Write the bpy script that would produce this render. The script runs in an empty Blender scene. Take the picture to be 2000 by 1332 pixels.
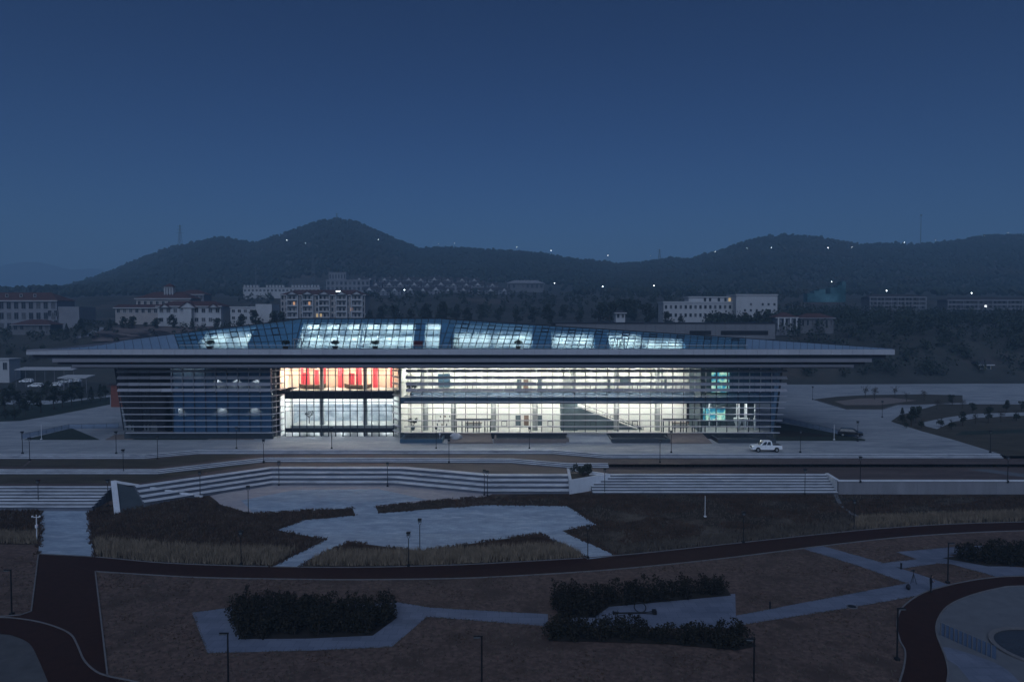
import bpy, bmesh, math, random
from mathutils import Vector, Matrix, noise
from mathutils.geometry import tessellate_polygon
R = math.radians
rnd = random.Random(7)
scene = bpy.context.scene
COL = scene.collection

# ------------------------------------------------------------------ camera, sky, sun, exposure
F, ZC, VH = 1400.0, 23.7, 621.0            # focal length in photo pixels, eye height above the plaza, horizon row
PITCH = math.atan((666 - VH) / F)
cam = bpy.data.cameras.new('camera')
cam.sensor_width = 36; cam.lens = 36 * F / 2000; cam.clip_start = 0.5; cam.clip_end = 9000
camo = bpy.data.objects.new('camera', cam); COL.objects.link(camo)
camo.location = (0, 0, ZC); camo.rotation_euler = (R(90) - PITCH, 0, 0)
scene.camera = camo
SUN_EL, SUN_ROT = 44, 180                   # the afterglow comes from behind the camera
world = bpy.data.worlds.new('World'); scene.world = world; world.use_nodes = True
wn, wl = world.node_tree.nodes, world.node_tree.links
sky = wn.new('ShaderNodeTexSky'); sky.sky_type = 'NISHITA'; sky.sun_disc = False
sky.sun_elevation = R(SUN_EL); sky.sun_rotation = R(SUN_ROT)
tint = wn.new('ShaderNodeMix'); tint.data_type = 'RGBA'; tint.blend_type = 'MULTIPLY'
tint.inputs[0].default_value = 1; tint.inputs[7].default_value = (1.95, 2.9, 4.6, 1)
dim = wn.new('ShaderNodeMix'); dim.data_type = 'RGBA'; dim.blend_type = 'MULTIPLY'; dim.inputs[0].default_value = 1; dim.inputs[7].default_value = (.1, .1, .1, 1)
gam = wn.new('ShaderNodeGamma'); gam.inputs[1].default_value = 2.05   # steeper fall-off towards the zenith, as at dusk
wl.new(sky.outputs[0], dim.inputs[6]); wl.new(dim.outputs[2], gam.inputs[0]); wl.new(gam.outputs[0], tint.inputs[6]); wl.new(tint.outputs[2], wn['Background'].inputs[0])
wn['Background'].inputs[1].default_value = 0.1
sl = bpy.data.lights.new('sun', 'SUN'); sl.energy = 1.45; sl.angle = R(60); sl.color = (0.635, 0.775, 1.0)
so = bpy.data.objects.new('sun', sl); COL.objects.link(so)
so.rotation_euler = (R(90 - SUN_EL), 0, R(-8))
scene.view_settings.view_transform = 'Standard'; scene.view_settings.look = 'None'
scene.view_settings.exposure = 0; scene.view_settings.gamma = 1
scene.render.engine = 'CYCLES'
cy = scene.cycles
cy.use_denoising = True; cy.max_bounces = 6; cy.transparent_max_bounces = 18; cy.volume_bounces = 1
cy.diffuse_bounces = 2; cy.glossy_bounces = 2; cy.caustics_reflective = False; cy.caustics_refractive = False
cy.sample_clamp_indirect = 4

# ------------------------------------------------------------------ helpers
FWD = Vector((0, math.cos(PITCH), -math.sin(PITCH))); UP = Vector((0, math.sin(PITCH), math.cos(PITCH)))
EYE = Vector((0, 0, ZC))
def ray(u, v): return Vector((1, 0, 0)) * ((u - 1000) / F) + FWD - UP * ((v - 666) / F)
def py(u, v, Y):                             # point at distance Y
    d = ray(u, v); return EYE + d * (Y / d.y)
def pz(u, v, z):                             # point on level z
    d = ray(u, v); return EYE + d * ((z - ZC) / d.z)
def tz(y): return -4.2 if y < 92 else -3.1 if y > 104 else -4.2 + 1.1 * (y - 92) / 12
def pt(u, v):                                # point on the park ground
    z = -4.0
    for _ in range(14):
        p = pz(u, v, z); z = 0.5 * z + 0.5 * tz(p.y)
    p.z = tz(p.y); return p
def lerp(a, b, t): return a + (b - a) * t
def interp(tab, x):
    if x <= tab[0][0]: return tab[0][1]
    for (a, b), (c, d) in zip(tab, tab[1:]):
        if x <= c: return b + (d - b) * (x - a) / (c - a)
    return tab[-1][1]
def smooth(pts, n=5):
    out = []
    for i in range(len(pts) - 1):
        p0, p1, p2, p3 = pts[max(i - 1, 0)], pts[i], pts[i + 1], pts[min(i + 2, len(pts) - 1)]
        for k in range(n):
            t = k / n
            out.append(tuple(0.5 * (2 * b + (c - a) * t + (2 * a - 5 * b + 4 * c - d) * t * t + (3 * b - a - 3 * c + d) * t ** 3)
                             for a, b, c, d in zip(p0, p1, p2, p3)))
    out.append(tuple(pts[-1])); return out

class MB:
    def __init__(s): s.v = []; s.f = []
    def add(s, vs, fs):
        o = len(s.v); s.v += [tuple(p) for p in vs]; s.f += [tuple(i + o for i in f) for f in fs]; return s
    def box(s, x0, x1, y0, y1, z0, z1):
        return s.add([(x0, y0, z0), (x1, y0, z0), (x1, y1, z0), (x0, y1, z0), (x0, y0, z1), (x1, y0, z1), (x1, y1, z1), (x0, y1, z1)],
                     [(0, 3, 2, 1), (4, 5, 6, 7), (0, 1, 5, 4), (1, 2, 6, 5), (2, 3, 7, 6), (3, 0, 4, 7)])
    def hexa(s, b, t):                       # 4 bottom points, 4 top points
        return s.add(list(b) + list(t), [(0, 3, 2, 1), (4, 5, 6, 7), (0, 1, 5, 4), (1, 2, 6, 5), (2, 3, 7, 6), (3, 0, 4, 7)])
    def prism(s, poly, d, cap=True):         # polygon of 3D points pushed along d
        n = len(poly); d = Vector(d)
        vs = [Vector(p) for p in poly] + [Vector(p) + d for p in poly]
        fs = [(i, (i + 1) % n, (i + 1) % n + n, i + n) for i in range(n)]
        if cap: fs += [tuple(range(n))[::-1], tuple(range(n, 2 * n))]
        return s.add(vs, fs)
    def quad(s, a, b, c, d): return s.add([a, b, c, d], [(0, 1, 2, 3)])
    def bar(s, p, q, w, h=None, upv=(0, 0, 1)):  # square bar from p to q
        p, q = Vector(p), Vector(q); h = h or w; d = (q - p).normalized(); u = Vector(upv)
        a = d.cross(u)
        if a.length < 1e-4: a = d.cross(Vector((1, 0, 0)))
        a.normalize(); b = a.cross(d).normalized(); a *= w / 2; b *= h / 2
        return s.hexa([p - a - b, p + a - b, p + a + b, p - a + b], [q - a - b, q + a - b, q + a + b, q - a + b])
    def tube(s, p, q, r0, r1=None, n=8):
        p, q = Vector(p), Vector(q); r1 = r0 if r1 is None else r1
        d = (q - p).normalized(); a = d.cross(Vector((0, 0, 1)))
        if a.length < 1e-4: a = Vector((1, 0, 0))
        a.normalize(); b = d.cross(a)
        vs = [p + (a * math.cos(t) + b * math.sin(t)) * r0 for t in [2 * math.pi * i / n for i in range(n)]]
        vs += [q + (a * math.cos(t) + b * math.sin(t)) * r1 for t in [2 * math.pi * i / n for i in range(n)]]
        return s.add(vs, [(i, (i + 1) % n, (i + 1) % n + n, i + n) for i in range(n)] + [tuple(range(n))[::-1], tuple(range(n, 2 * n))])
    def ball(s, c, rx, ry=None, rz=None, nu=8, nv=5, jit=0):
        ry = ry or rx; rz = rz or rx; vs = []; fs = []
        for j in range(nv + 1):
            ph = math.pi * j / nv
            for i in range(nu):
                th = 2 * math.pi * i / nu; k = 1 + rnd.uniform(-jit, jit)
                vs.append((c[0] + rx * k * math.sin(ph) * math.cos(th), c[1] + ry * k * math.sin(ph) * math.sin(th), c[2] - rz * k * math.cos(ph)))
        for j in range(nv):
            for i in range(nu): fs.append((j * nu + i, j * nu + (i + 1) % nu, (j + 1) * nu + (i + 1) % nu, (j + 1) * nu + i))
        return s.add(vs, fs)
    def mesh(s, name, mat=None, sm=False):
        m = bpy.data.meshes.new(name); m.from_pydata(s.v, [], s.f)
        if mat: m.materials.append(mat)
        if sm: m.polygons.foreach_set('use_smooth', [True] * len(m.polygons))
        m.update(); return m
    def build(s, name, mat, parent=None, sm=False, fix=True, **kw):
        m = s.mesh(name, mat, sm)
        if fix:
            b = bmesh.new(); b.from_mesh(m); bmesh.ops.recalc_face_normals(b, faces=b.faces); b.to_mesh(m); b.free()
        return put(name, m, parent, **kw)

KID = {}
def wm(o):
    m = o.matrix_basis
    return m if o.parent is None else wm(o.parent) @ o.matrix_parent_inverse @ m
def put(name, mesh, parent=None, loc=None, rot=None, scale=None, local=False, **kw):
    o = bpy.data.objects.new(name, mesh); COL.objects.link(o)
    if loc is not None: o.location = loc
    if rot is not None: o.rotation_euler = rot
    if scale is not None: o.scale = scale
    if parent is not None:
        o.parent = parent; KID.setdefault(parent.name, []).append(o)
        if not local: o.matrix_parent_inverse = wm(parent).inverted()
    for k, val in kw.items(): o[k] = val
    return o
def thing(name, label, cat, loc=(0, 0, 0), group=None, rz=0):
    o = bpy.data.objects.new(name, None); COL.objects.link(o); o.location = loc; o.rotation_euler = (0, 0, rz)
    o.empty_display_size = 0.3; o['label'] = label; o['category'] = cat
    if group: o['group'] = group
    return o
def tag(o, label, cat, group=None):
    o['label'] = label; o['category'] = cat
    if group: o['group'] = group
    return o
def clone(src, loc, label, group=None, rz=0, scale=None):
    """copy a thing with its parts and sub-parts"""
    c = src.copy(); COL.objects.link(c); c.location = loc; c.rotation_euler = (0, 0, rz); c['label'] = label
    if scale is not None: c.scale = scale if hasattr(scale, '__len__') else (scale,) * 3
    if group: c['group'] = group
    def rec(a, b):
        for p in KID.get(a.name, []):
            q = p.copy(); COL.objects.link(q); q.parent = b; rec(p, q)
    rec(src, c); return c

# ------------------------------------------------------------------ materials
def mat(name, col, rough=0.8, var=0.18, scale=1.0, col2=None, bump=0.0, metal=0.0, stretch=(1, 1, 1), det=6, spec=0.2, patch=None):
    m = bpy.data.materials.new(name); m.use_nodes = True
    n, l = m.node_tree.nodes, m.node_tree.links; b = n['Principled BSDF']
    b.inputs['Roughness'].default_value = rough; b.inputs['Metallic'].default_value = metal
    b.inputs['Specular IOR Level'].default_value = spec
    tc = n.new('ShaderNodeTexCoord'); mp = n.new('ShaderNodeMapping'); mp.inputs['Scale'].default_value = stretch
    l.new(tc.outputs['Object'], mp.inputs[0])
    nz = n.new('ShaderNodeTexNoise'); nz.inputs['Scale'].default_value = scale; nz.inputs['Detail'].default_value = det
    nz.inputs['Roughness'].default_value = 0.65
    l.new(mp.outputs[0], nz.inputs['Vector'])
    rp = n.new('ShaderNodeValToRGB'); rp.color_ramp.elements[0].position = 0.3; rp.color_ramp.elements[1].position = 0.7
    c1 = [c * (1 - var) for c in col]; c2 = list(col2) if col2 else [min(1, c * (1 + var)) for c in col]
    rp.color_ramp.elements[0].color = (*c1, 1); rp.color_ramp.elements[1].color = (*c2, 1)
    l.new(nz.outputs[0], rp.inputs[0]); out = rp.outputs[0]
    if patch:                                # large worn or overgrown patches: (colour, scale, threshold)
        pc, ps, th = patch
        n2 = n.new('ShaderNodeTexNoise'); n2.inputs['Scale'].default_value = ps; n2.inputs['Detail'].default_value = 5
        n2.inputs['Roughness'].default_value = 0.7
        l.new(mp.outputs[0], n2.inputs['Vector'])
        r2 = n.new('ShaderNodeMapRange'); r2.inputs[1].default_value = th - 0.05; r2.inputs[2].default_value = th + 0.08
        l.new(n2.outputs[0], r2.inputs[0])
        mx = n.new('ShaderNodeMix'); mx.data_type = 'RGBA'; l.new(r2.outputs[0], mx.inputs[0])
        l.new(out, mx.inputs[6]); mx.inputs[7].default_value = (*pc, 1); out = mx.outputs[2]
    l.new(out, b.inputs['Base Color'])
    if bump:
        bp = n.new('ShaderNodeBump'); bp.inputs['Strength'].default_value = bump; bp.inputs['Distance'].default_value = 0.05
        n3 = n.new('ShaderNodeTexNoise'); n3.inputs['Scale'].default_value = scale * 4; l.new(mp.outputs[0], n3.inputs['Vector'])
        l.new(n3.outputs[0], bp.inputs['Height']); l.new(bp.outputs[0], b.inputs['Normal'])
    return m
def paving(name, col, col2, joint, bw=1.2, bh=0.6, scale=0.35, stretch=(0.35, 1, 1), patch=None):
    m = mat(name, col, 0.75, 0.1, scale, col2, stretch=stretch, patch=patch)
    n, l = m.node_tree.nodes, m.node_tree.links; b = n['Principled BSDF']
    br = n.new('ShaderNodeTexBrick'); br.inputs['Scale'].default_value = 1.0
    br.inputs['Brick Width'].default_value = bw; br.inputs['Row Height'].default_value = bh; br.inputs['Mortar Size'].default_value = 0.02
    br.inputs['Color1'].default_value = (1, 1, 1, 1); br.inputs['Color2'].default_value = (0.82, 0.83, 0.85, 1); br.inputs['Mortar'].default_value = (*joint, 1)
    tc = [x for x in n if x.type == 'TEX_COORD'][0]; l.new(tc.outputs['Object'], br.inputs['Vector'])
    src = b.inputs['Base Color'].links[0].from_socket
    mx = n.new('ShaderNodeMix'); mx.data_type = 'RGBA'; mx.blend_type = 'MULTIPLY'; mx.inputs[0].default_value = 1
    l.new(src, mx.inputs[6]); l.new(br.outputs[0], mx.inputs[7]); l.new(mx.outputs[2], b.inputs['Base Color'])
    return m
def emit(name, col, s):
    m = bpy.data.materials.new(name); m.use_nodes = True; n = m.node_tree.nodes; n.clear()
    e = n.new('ShaderNodeEmission'); e.inputs[0].default_value = (*col, 1); e.inputs[1].default_value = s
    o = n.new('ShaderNodeOutputMaterial'); m.node_tree.links.new(e.outputs[0], o.inputs[0]); return m
def glass(name, tintc, refl=1.0, diff=None, dfac=0.0):
    m = bpy.data.materials.new(name); m.use_nodes = True; n, l = m.node_tree.nodes, m.node_tree.links; n.clear()
    t = n.new('ShaderNodeBsdfTransparent'); t.inputs[0].default_value = (*tintc, 1)
    g = n.new('ShaderNodeBsdfGlossy'); g.inputs['Roughness'].default_value = 0.03; g.inputs[0].default_value = (refl, refl, refl, 1)
    lw = n.new('ShaderNodeLayerWeight'); lw.inputs[0].default_value = .5
    pw = n.new('ShaderNodeMath'); pw.operation = 'POWER'; pw.inputs[1].default_value = 5; l.new(lw.outputs['Facing'], pw.inputs[0])
    fr = n.new('ShaderNodeMath'); fr.operation = 'MULTIPLY_ADD'; fr.inputs[1].default_value = .96; fr.inputs[2].default_value = .04; l.new(pw.outputs[0], fr.inputs[0])
    mx = n.new('ShaderNodeMixShader'); l.new(fr.outputs[0], mx.inputs[0]); l.new(t.outputs[0], mx.inputs[1]); l.new(g.outputs[0], mx.inputs[2])
    last = mx
    if dfac:
        d = n.new('ShaderNodeBsdfDiffuse'); d.inputs[0].default_value = (*diff, 1)
        m2 = n.new('ShaderNodeMixShader'); m2.inputs[0].default_value = dfac
        l.new(mx.outputs[0], m2.inputs[1]); l.new(d.outputs[0], m2.inputs[2]); last = m2
    o = n.new('ShaderNodeOutputMaterial'); l.new(last.outputs[0], o.inputs[0]); return m

K = {}
K['plaza'] = paving('plaza granite', (0.28, 0.30, 0.325), (0.38, 0.395, 0.42), (0.72, 0.72, 0.74), 2.4, 1.2, 0.25, (0.35, 1.2, 1), patch=((0.21, 0.225, 0.25), 0.09, 0.60))
K['bluepave'] = paving('grey blue paving', (0.22, 0.28, 0.36), (0.36, 0.43, 0.51), (0.70, 0.72, 0.75), 0.8, 0.4, 0.6, (0.4, 1.3, 1), patch=((0.44, 0.50, 0.57), 0.4, 0.63))
K['pinkpave'] = paving('pink grey paving', (0.34, 0.32, 0.34), (0.42, 0.39, 0.40), (0.75, 0.72, 0.72), 0.8, 0.4, 0.4)
K['lilacpath'] = paving('lilac concrete path', (0.13, 0.15, 0.205), (0.165, 0.185, 0.245), (0.62, 0.62, 0.66), 1.2, 1.2, 0.5, patch=((0.095, 0.11, 0.15), 0.3, 0.60))
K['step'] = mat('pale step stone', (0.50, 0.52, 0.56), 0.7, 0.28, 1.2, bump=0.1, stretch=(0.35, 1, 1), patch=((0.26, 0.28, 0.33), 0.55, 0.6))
K['riser'] = mat('shaded riser stone', (0.12, 0.13, 0.16), 0.8, 0.25, 1.0, stretch=(.4, 1, 1))  # riser colour darkened to carry the shade under the nosings
K['whitewall'] = mat('pale render wall', (0.56, 0.58, 0.62), 0.8, 0.12, 0.6, stretch=(1, 1, 0.3))
K['greywall'] = mat('grey retaining wall', (0.19, 0.19, 0.21), 0.8, 0.18, 0.5, stretch=(1, 1, 0.2), patch=((0.18, 0.18, 0.20), 0.6, 0.62))
K['terrace'] = paving('brown grey terrace', (0.085, 0.062, 0.058), (0.13, 0.098, 0.090), (0.8, 0.78, 0.76), 1.2, 0.6, 0.25, (0.3, 1.5, 1))
K['terracegrass'] = mat('terrace dry turf', (0.060, 0.052, 0.040), 0.95, 0.35, 0.5, bump=0.3, stretch=(0.4, 1, 1))
K['lawn'] = mat('dormant lawn', (0.097, 0.064, 0.054), 0.95, 0.55, 2.2, bump=0.6, det=9, patch=((0.062, 0.041, 0.034), 0.22, 0.55))
K['lawn2'] = mat('pale lawn', (0.072, 0.072, 0.078), 0.95, 0.2, 0.8, bump=0.3)
K['meadow'] = mat('dark meadow soil', (0.032, 0.022, 0.016), 0.95, 0.5, 0.9, bump=0.5, det=9, patch=((0.085, 0.068, 0.055), 0.16, 0.57))
K['redpath'] = mat('dark red running path', (0.026, 0.0085, 0.006), 0.97, 0.25, 1.5)
K['kerb'] = mat('kerb stone', (0.13, 0.125, 0.13), 0.8, 0.2, 1.5)
K['soil'] = mat('bed soil', (0.020, 0.016, 0.013), 0.95, 0.3, 2)
K['greenlawn'] = mat('dark green lawn', (0.026, 0.035, 0.028), 0.95, 0.4, 1.0, bump=0.3)
K['ground'] = mat('valley ground', (0.045, 0.045, 0.040), 0.95, 0.4, 0.03, bump=0.2, patch=((0.085, 0.068, 0.060), 0.02, 0.60))
K['mountain'] = mat('mountain', (0.03, 0.04, 0.035), 0.95, 0.3, 0.002)
K['wood'] = mat('hill wood', (0.022, 0.030, 0.024), 0.95, 0.5, 0.05, patch=((0.040, 0.038, 0.030), 0.009, 0.56))
K['tallgrass'] = mat('dry tall grass', (0.205, 0.160, 0.115), 0.9, 0.35, 0.8)
K['darkgrass'] = mat('dark heather grass', (0.072, 0.045, 0.032), 0.9, 0.45, 0.7)
K['midgrass'] = mat('bleached grass tufts', (0.105, 0.085, 0.068), 0.9, 0.35, 0.7)
K['hedge'] = mat('hedge leaves', (0.017, 0.014, 0.008), 0.75, 0.55, 1.3)
K['hedge2'] = mat('rusty hedge leaves', (0.024, 0.014, 0.008), 0.75, 0.5, 1.0, col2=(0.017, 0.015, 0.008))
K['leaf'] = mat('tree leaves', (0.030, 0.038, 0.026), 0.8, 0.5, 0.6)
K['leaf2'] = mat('autumn tree leaves', (0.055, 0.042, 0.030), 0.8, 0.5, 0.6)
K['bark'] = mat('bark', (0.05, 0.04, 0.033), 0.9, 0.3, 6)
K['black'] = mat('black painted metal', (0.012, 0.012, 0.014), 0.5, 0.2, 8)
K['whitemetal'] = mat('white painted metal', (0.62, 0.63, 0.66), 0.45, 0.08, 4)
K['lampglass'] = mat('unlit lamp glass', (0.10, 0.11, 0.12), 0.2, 0.1, 8)
K['fascia'] = mat('fascia aluminium', (0.40, 0.41, 0.45), 0.45, 0.10, 0.35, metal=0.2, stretch=(0.6, 1, 1))
K['fascia2'] = mat('lower fascia aluminium', (0.25, 0.25, 0.28), 0.5, 0.10, 0.25, metal=0.2, stretch=(0.4, 1, 1))
K['reveal'] = mat('dark shadow gap metal', (0.085, 0.095, 0.12), 0.6, 0.1, 1)
K['roofmetal'] = mat('blue grey roof metal', (0.19, 0.27, 0.37), 0.4, 0.10, 0.15, metal=0.25)
K['mullion'] = mat('dark anodised mullion', (0.035, 0.04, 0.05), 0.45, 0.1, 3, metal=0.3)
K['louver'] = mat('grey aluminium louver', (0.40, 0.40, 0.44), 0.45, 0.08, 0.6, metal=0.2)
K['spandrel'] = mat('blue spandrel panel', (0.05, 0.095, 0.14), 0.35, 0.1, 0.3)
K['bluewall'] = mat('blue wall behind glass', (0.065, 0.165, 0.28), 0.6, 0.12, 0.2)
K['darkpanel'] = mat('dark cladding', (0.018, 0.020, 0.027), 0.5, 0.15, 0.6)
K['cream'] = mat('cream interior plaster', (0.80, 0.80, 0.765), 0.85, 0.03, 0.4)
K['intwhite'] = mat('white interior plaster', (0.80, 0.82, 0.82), 0.85, 0.04, 0.3)
K['peach'] = mat('peach exhibition wall', (0.90, 0.68, 0.54), 0.85, 0.06, 0.3)
K['redcloth'] = mat('red hanging banner', (0.70, 0.09, 0.12), 0.85, 0.25, 0.9, stretch=(3, 1, 0.3))
K['mural'] = mat('grey blue mural', (0.32, 0.40, 0.50), 0.8, 0.45, 0.55, col2=(0.58, 0.64, 0.70), stretch=(1, 1, 1.6), det=8)
K['door'] = mat('brown timber door', (0.16, 0.11, 0.085), 0.6, 0.15, 2)
K['greycol'] = mat('grey concrete column', (0.33, 0.34, 0.34), 0.8, 0.06, 0.8)
K['darkint'] = mat('dark stone interior wall', (0.07, 0.095, 0.11), 0.6, 0.2, 0.5)
K['floorint'] = mat('interior stone floor', (0.42, 0.42, 0.40), 0.4, 0.08, 0.6)
K['stoneplinth'] = mat('dark granite plinth', (0.05, 0.06, 0.07), 0.6, 0.15, 0.6)
K['brownpave'] = mat('brown granite ramp', (0.19, 0.155, 0.14), 0.75, 0.15, 1.0)
K['rearblock'] = mat('rear block cladding', (0.16, 0.165, 0.18), 0.6, 0.1, 0.3)
K['bwhite'] = mat('far white render', (0.40, 0.40, 0.41), 0.85, 0.10, 0.25, stretch=(1, 1, 0.4))
K['bcream'] = mat('far cream render', (0.31, 0.28, 0.27), 0.85, 0.12, 0.25)
K['bgrey'] = mat('far grey render', (0.20, 0.20, 0.22), 0.85, 0.12, 0.25)
K['bdark'] = mat('far dim render', (0.13, 0.13, 0.14), 0.85, 0.12, 0.25)
K['rooftile'] = mat('far red roof tiles', (0.075, 0.038, 0.036), 0.85, 0.25, 0.8, stretch=(1, 1, 4))
K['roofdark'] = mat('far dark roof', (0.045, 0.043, 0.048), 0.85, 0.2, 0.6)
K['pane2'] = mat('far curtained window pane', (0.085, 0.085, 0.09), 0.4, 0.3, 0.3)
K['pane'] = mat('far dark window pane', (0.022, 0.026, 0.034), 0.15, 0.3, 0.3)
K['teal'] = mat('teal lit wall', (0.02, 0.12, 0.15), 0.7, 0.6, 0.15, col2=(0.10, 0.22, 0.25))  # teal light on the hillside building, put into its wall colour
K['ochre'] = mat('ochre render', (0.20, 0.16, 0.09), 0.85, 0.15, 0.5)
K['carwhite'] = mat('white car paint', (0.78, 0.79, 0.80), 0.28, 0.02, 1, spec=0.6)
K['carblack'] = mat('black car paint', (0.012, 0.013, 0.016), 0.25, 0.1, 1, spec=0.6)
K['carglass'] = mat('car window', (0.02, 0.025, 0.03), 0.08, 0.1, 1, spec=0.7)
K['tyre'] = mat('rubber tyre', (0.015, 0.015, 0.015), 0.9, 0.1, 5)
K['rim'] = mat('alloy rim', (0.35, 0.36, 0.37), 0.35, 0.05, 4, metal=0.6)
K['headlamp'] = mat('car lamp lens', (0.55, 0.55, 0.52), 0.15, 0.05, 4)
K['redlamp'] = mat('car tail lamp', (0.25, 0.01, 0.01), 0.2, 0.05, 4)
K['skin'] = mat('skin', (0.35, 0.22, 0.16), 0.6, 0.05, 5)
K['cloth'] = mat('dark clothing', (0.018, 0.019, 0.026), 0.9, 0.2, 6)
K['hair'] = mat('black hair', (0.01, 0.009, 0.008), 0.6, 0.2, 20)
K['water'] = mat('dark pool water', (0.035, 0.035, 0.038), 0.2, 0.15, 0.5, spec=0.15)
K['sand'] = mat('pale sandy paving', (0.115, 0.12, 0.135), 0.9, 0.12, 0.9)
K['pylon'] = mat('galvanised steel', (0.10, 0.11, 0.12), 0.6, 0.1, 1)
K['railglass'] = glass('pale railing glass', (0.62, 0.72, 0.85), 0.8, (0.35, 0.45, 0.6), 0.25)
K['frost'] = glass('frosted railing glass', (0.6, 0.7, 0.85), 0.6, (0.20, 0.27, 0.38), 0.40)
K['glass'] = glass('clear facade glass', (0.94, 0.96, 0.95), 0.9)
K['blueglass'] = glass('blue facade glass', (0.72, 0.86, 0.95), 0.9, (0.15, 0.28, 0.42), 0.20)
K['roofglass'] = glass('blue roof glass', (0.80, 0.93, 0.97), 0.9, (0.20, 0.40, 0.58), 0.22)
K['lite'] = emit('warm white ceiling light', (1.0, 0.99, 0.93), 56.0)
K['litecool'] = emit('cool white ceiling light', (0.92, 0.97, 1.0), 60.0)
K['litewarm'] = emit('warm exhibition light', (1.0, 0.82, 0.68), 100.0)
K['liteattic'] = emit('attic strip light', (0.97, 1.0, 0.97), 40.0)
K['litefill'] = emit('panel fill light', (.95, .97, 1.0), 14.0)
K['litesmall'] = emit('small lamp', (0.9, 0.97, 1.0), 24.0)
K['winwarm'] = emit('warm lit room window', (1.0, 0.55, 0.30), 0.55)
K['winyellow'] = emit('yellow lit room window', (1.0, 0.75, 0.40), 0.45)
K['winwhite'] = emit('white lit room window', (0.9, 0.97, 1.0), 2.5)

# ------------------------------------------------------------------ ground sheets of the park and plaza
def sheet(name, poly, off, m, z=None, kind='structure', parent=None):
    b = bmesh.new(); vs = [b.verts.new((p[0], p[1], 0)) for p in poly]
    for tri in tessellate_polygon([[Vector((p[0], p[1], 0)) for p in poly]]):
        try: b.faces.new([vs[i] for i in tri])
        except ValueError: pass
    if z is None:
        for yy in (92, 104):
            bmesh.ops.bisect_plane(b, geom=b.verts[:] + b.edges[:] + b.faces[:], plane_co=(0, yy, 0), plane_no=(0, 1, 0))
    for v in b.verts: v.co.z = (tz(v.co.y) if z is None else z) + off
    bmesh.ops.recalc_face_normals(b, faces=b.faces)
    for f in b.faces:
        f.normal_update()
        if f.normal.z < 0: f.normal_flip()
    me = bpy.data.meshes.new(name); b.to_mesh(me); b.free(); me.materials.append(m)
    o = put(name, me, parent)
    if not parent: o['kind'] = kind
    return o
def ppt(px): return [pt(u, v) for u, v in px]
def ppz(px, z): return [pz(u, v, z) for u, v in px]
def kerb(parent, pts, w=0.13, h=0.08, z=None):
    a = MB(); n = len(pts)
    for i in range(n - 1):
        p, q = Vector(pts[i]), Vector(pts[i + 1])
        zp = (tz(p.y) if z is None else z); zq = (tz(q.y) if z is None else z)
        d = Vector((q.x - p.x, q.y - p.y, 0)); 
        if d.length < 1e-3: continue
        s = Vector((-d.y, d.x, 0)).normalized() * w / 2
        P, Q = Vector((p.x, p.y, zp)), Vector((q.x, q.y, zq)); H = Vector((0, 0, h)); B = Vector((0, 0, -0.05))
        a.hexa([P - s + B, Q - s + B, Q + s + B, P + s + B], [P - s + H, Q - s + H, Q + s + H, P + s + H])
    return a.build('kerb', K['kerb'], parent)

# whole park ground
sheet('park_ground', [(-330, -120), (330, -120), (330, 121), (-330, 121)], -0.02, K['lawn'])

top_e = smooth([(75, 1082), (190, 1088), (300, 1098), (400, 1103), (540, 1107), (700, 1108), (870, 1104), (1000, 1098), (1205, 1085), (1400, 1065), (1540, 1050), (1700, 1034), (1850, 1024), (2010, 1019), (2300, 1012)])
bot_e = smooth([(186, 1116), (300, 1123), (400, 1128), (560, 1131), (700, 1132), (870, 1130), (1000, 1125), (1200, 1112), (1400, 1092), (1600, 1067), (1750, 1050), (1880, 1041), (2010, 1036), (2300, 1030)])
def ptop(u): return interp(top_e, u)
loop = sheet('running_path', ppt(top_e) + ppt(bot_e[::-1]), 0.012, K['redpath'])
kerb(loop, ppt(top_e)); kerb(loop, ppt(bot_e))
curve_a = smooth([(-120, 1205), (0, 1206), (25, 1207), (68, 1213), (108, 1224), (138, 1239), (151, 1260), (164, 1289), (184, 1309), (209, 1320), (270, 1333), (420, 1365), (560, 1392)])
curve_b = smooth([(-120, 1234), (0, 1238), (30, 1243), (58, 1257), (74, 1285), (89, 1320), (110, 1370), (130, 1410)])
road = sheet('service_road', ppt([(75, 1082), (186, 1116), (211, 1321)] + [p for p in curve_a[::-1] if p[0] < 209] + [(-120, 1199), (0, 1204), (40, 1201), (61, 1194)]), 0.008, K['redpath'])
kerb(road, ppt([(75, 1082), (61, 1194), (40, 1201), (0, 1204)])); kerb(road, ppt([(186, 1116), (198, 1216), (210, 1320)]))
bend = sheet('bend_path', ppt(curve_a) + ppt(curve_b[::-1]), 0.016, K['redpath']); kerb(bend, ppt(curve_a)); 
sheet('pale_lawn', ppt(curve_b) + ppt([(-120, 1410)]), 0.004, K['lawn2'])
out_e = smooth([(2300, 1120), (2010, 1125), (1940, 1128), (1880, 1137), (1820, 1152), (1790, 1165), (1765, 1184), (1755, 1200), (1752, 1225), (1758, 1252), (1768, 1272), (1766, 1300), (1757, 1332), (1735, 1395)])
in_e = smooth([(2300, 1140), (2010, 1144), (1950, 1149), (1890, 1165), (1850, 1185), (1831, 1212), (1829, 1236), (1838, 1262), (1847, 1285), (1852, 1310), (1850, 1332), (1842, 1395)])
rp = sheet('ring_path', ppt(out_e) + ppt(in_e[::-1]), 0.012, K['redpath']); kerb(rp, ppt(out_e)); kerb(rp, ppt(in_e))
sheet('ring_paving', ppt(in_e) + ppt([(2300, 1395)]), 0.004, K['sand'])
sheet('pale_walk', ppt(smooth([(1838, 1262), (1868, 1268), (1945, 1295), (1990, 1330), (2030, 1395)]) + [(1925, 1395), (1895, 1330), (1870, 1300), (1848, 1286)]), 0.010, K['lilacpath'])
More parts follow.
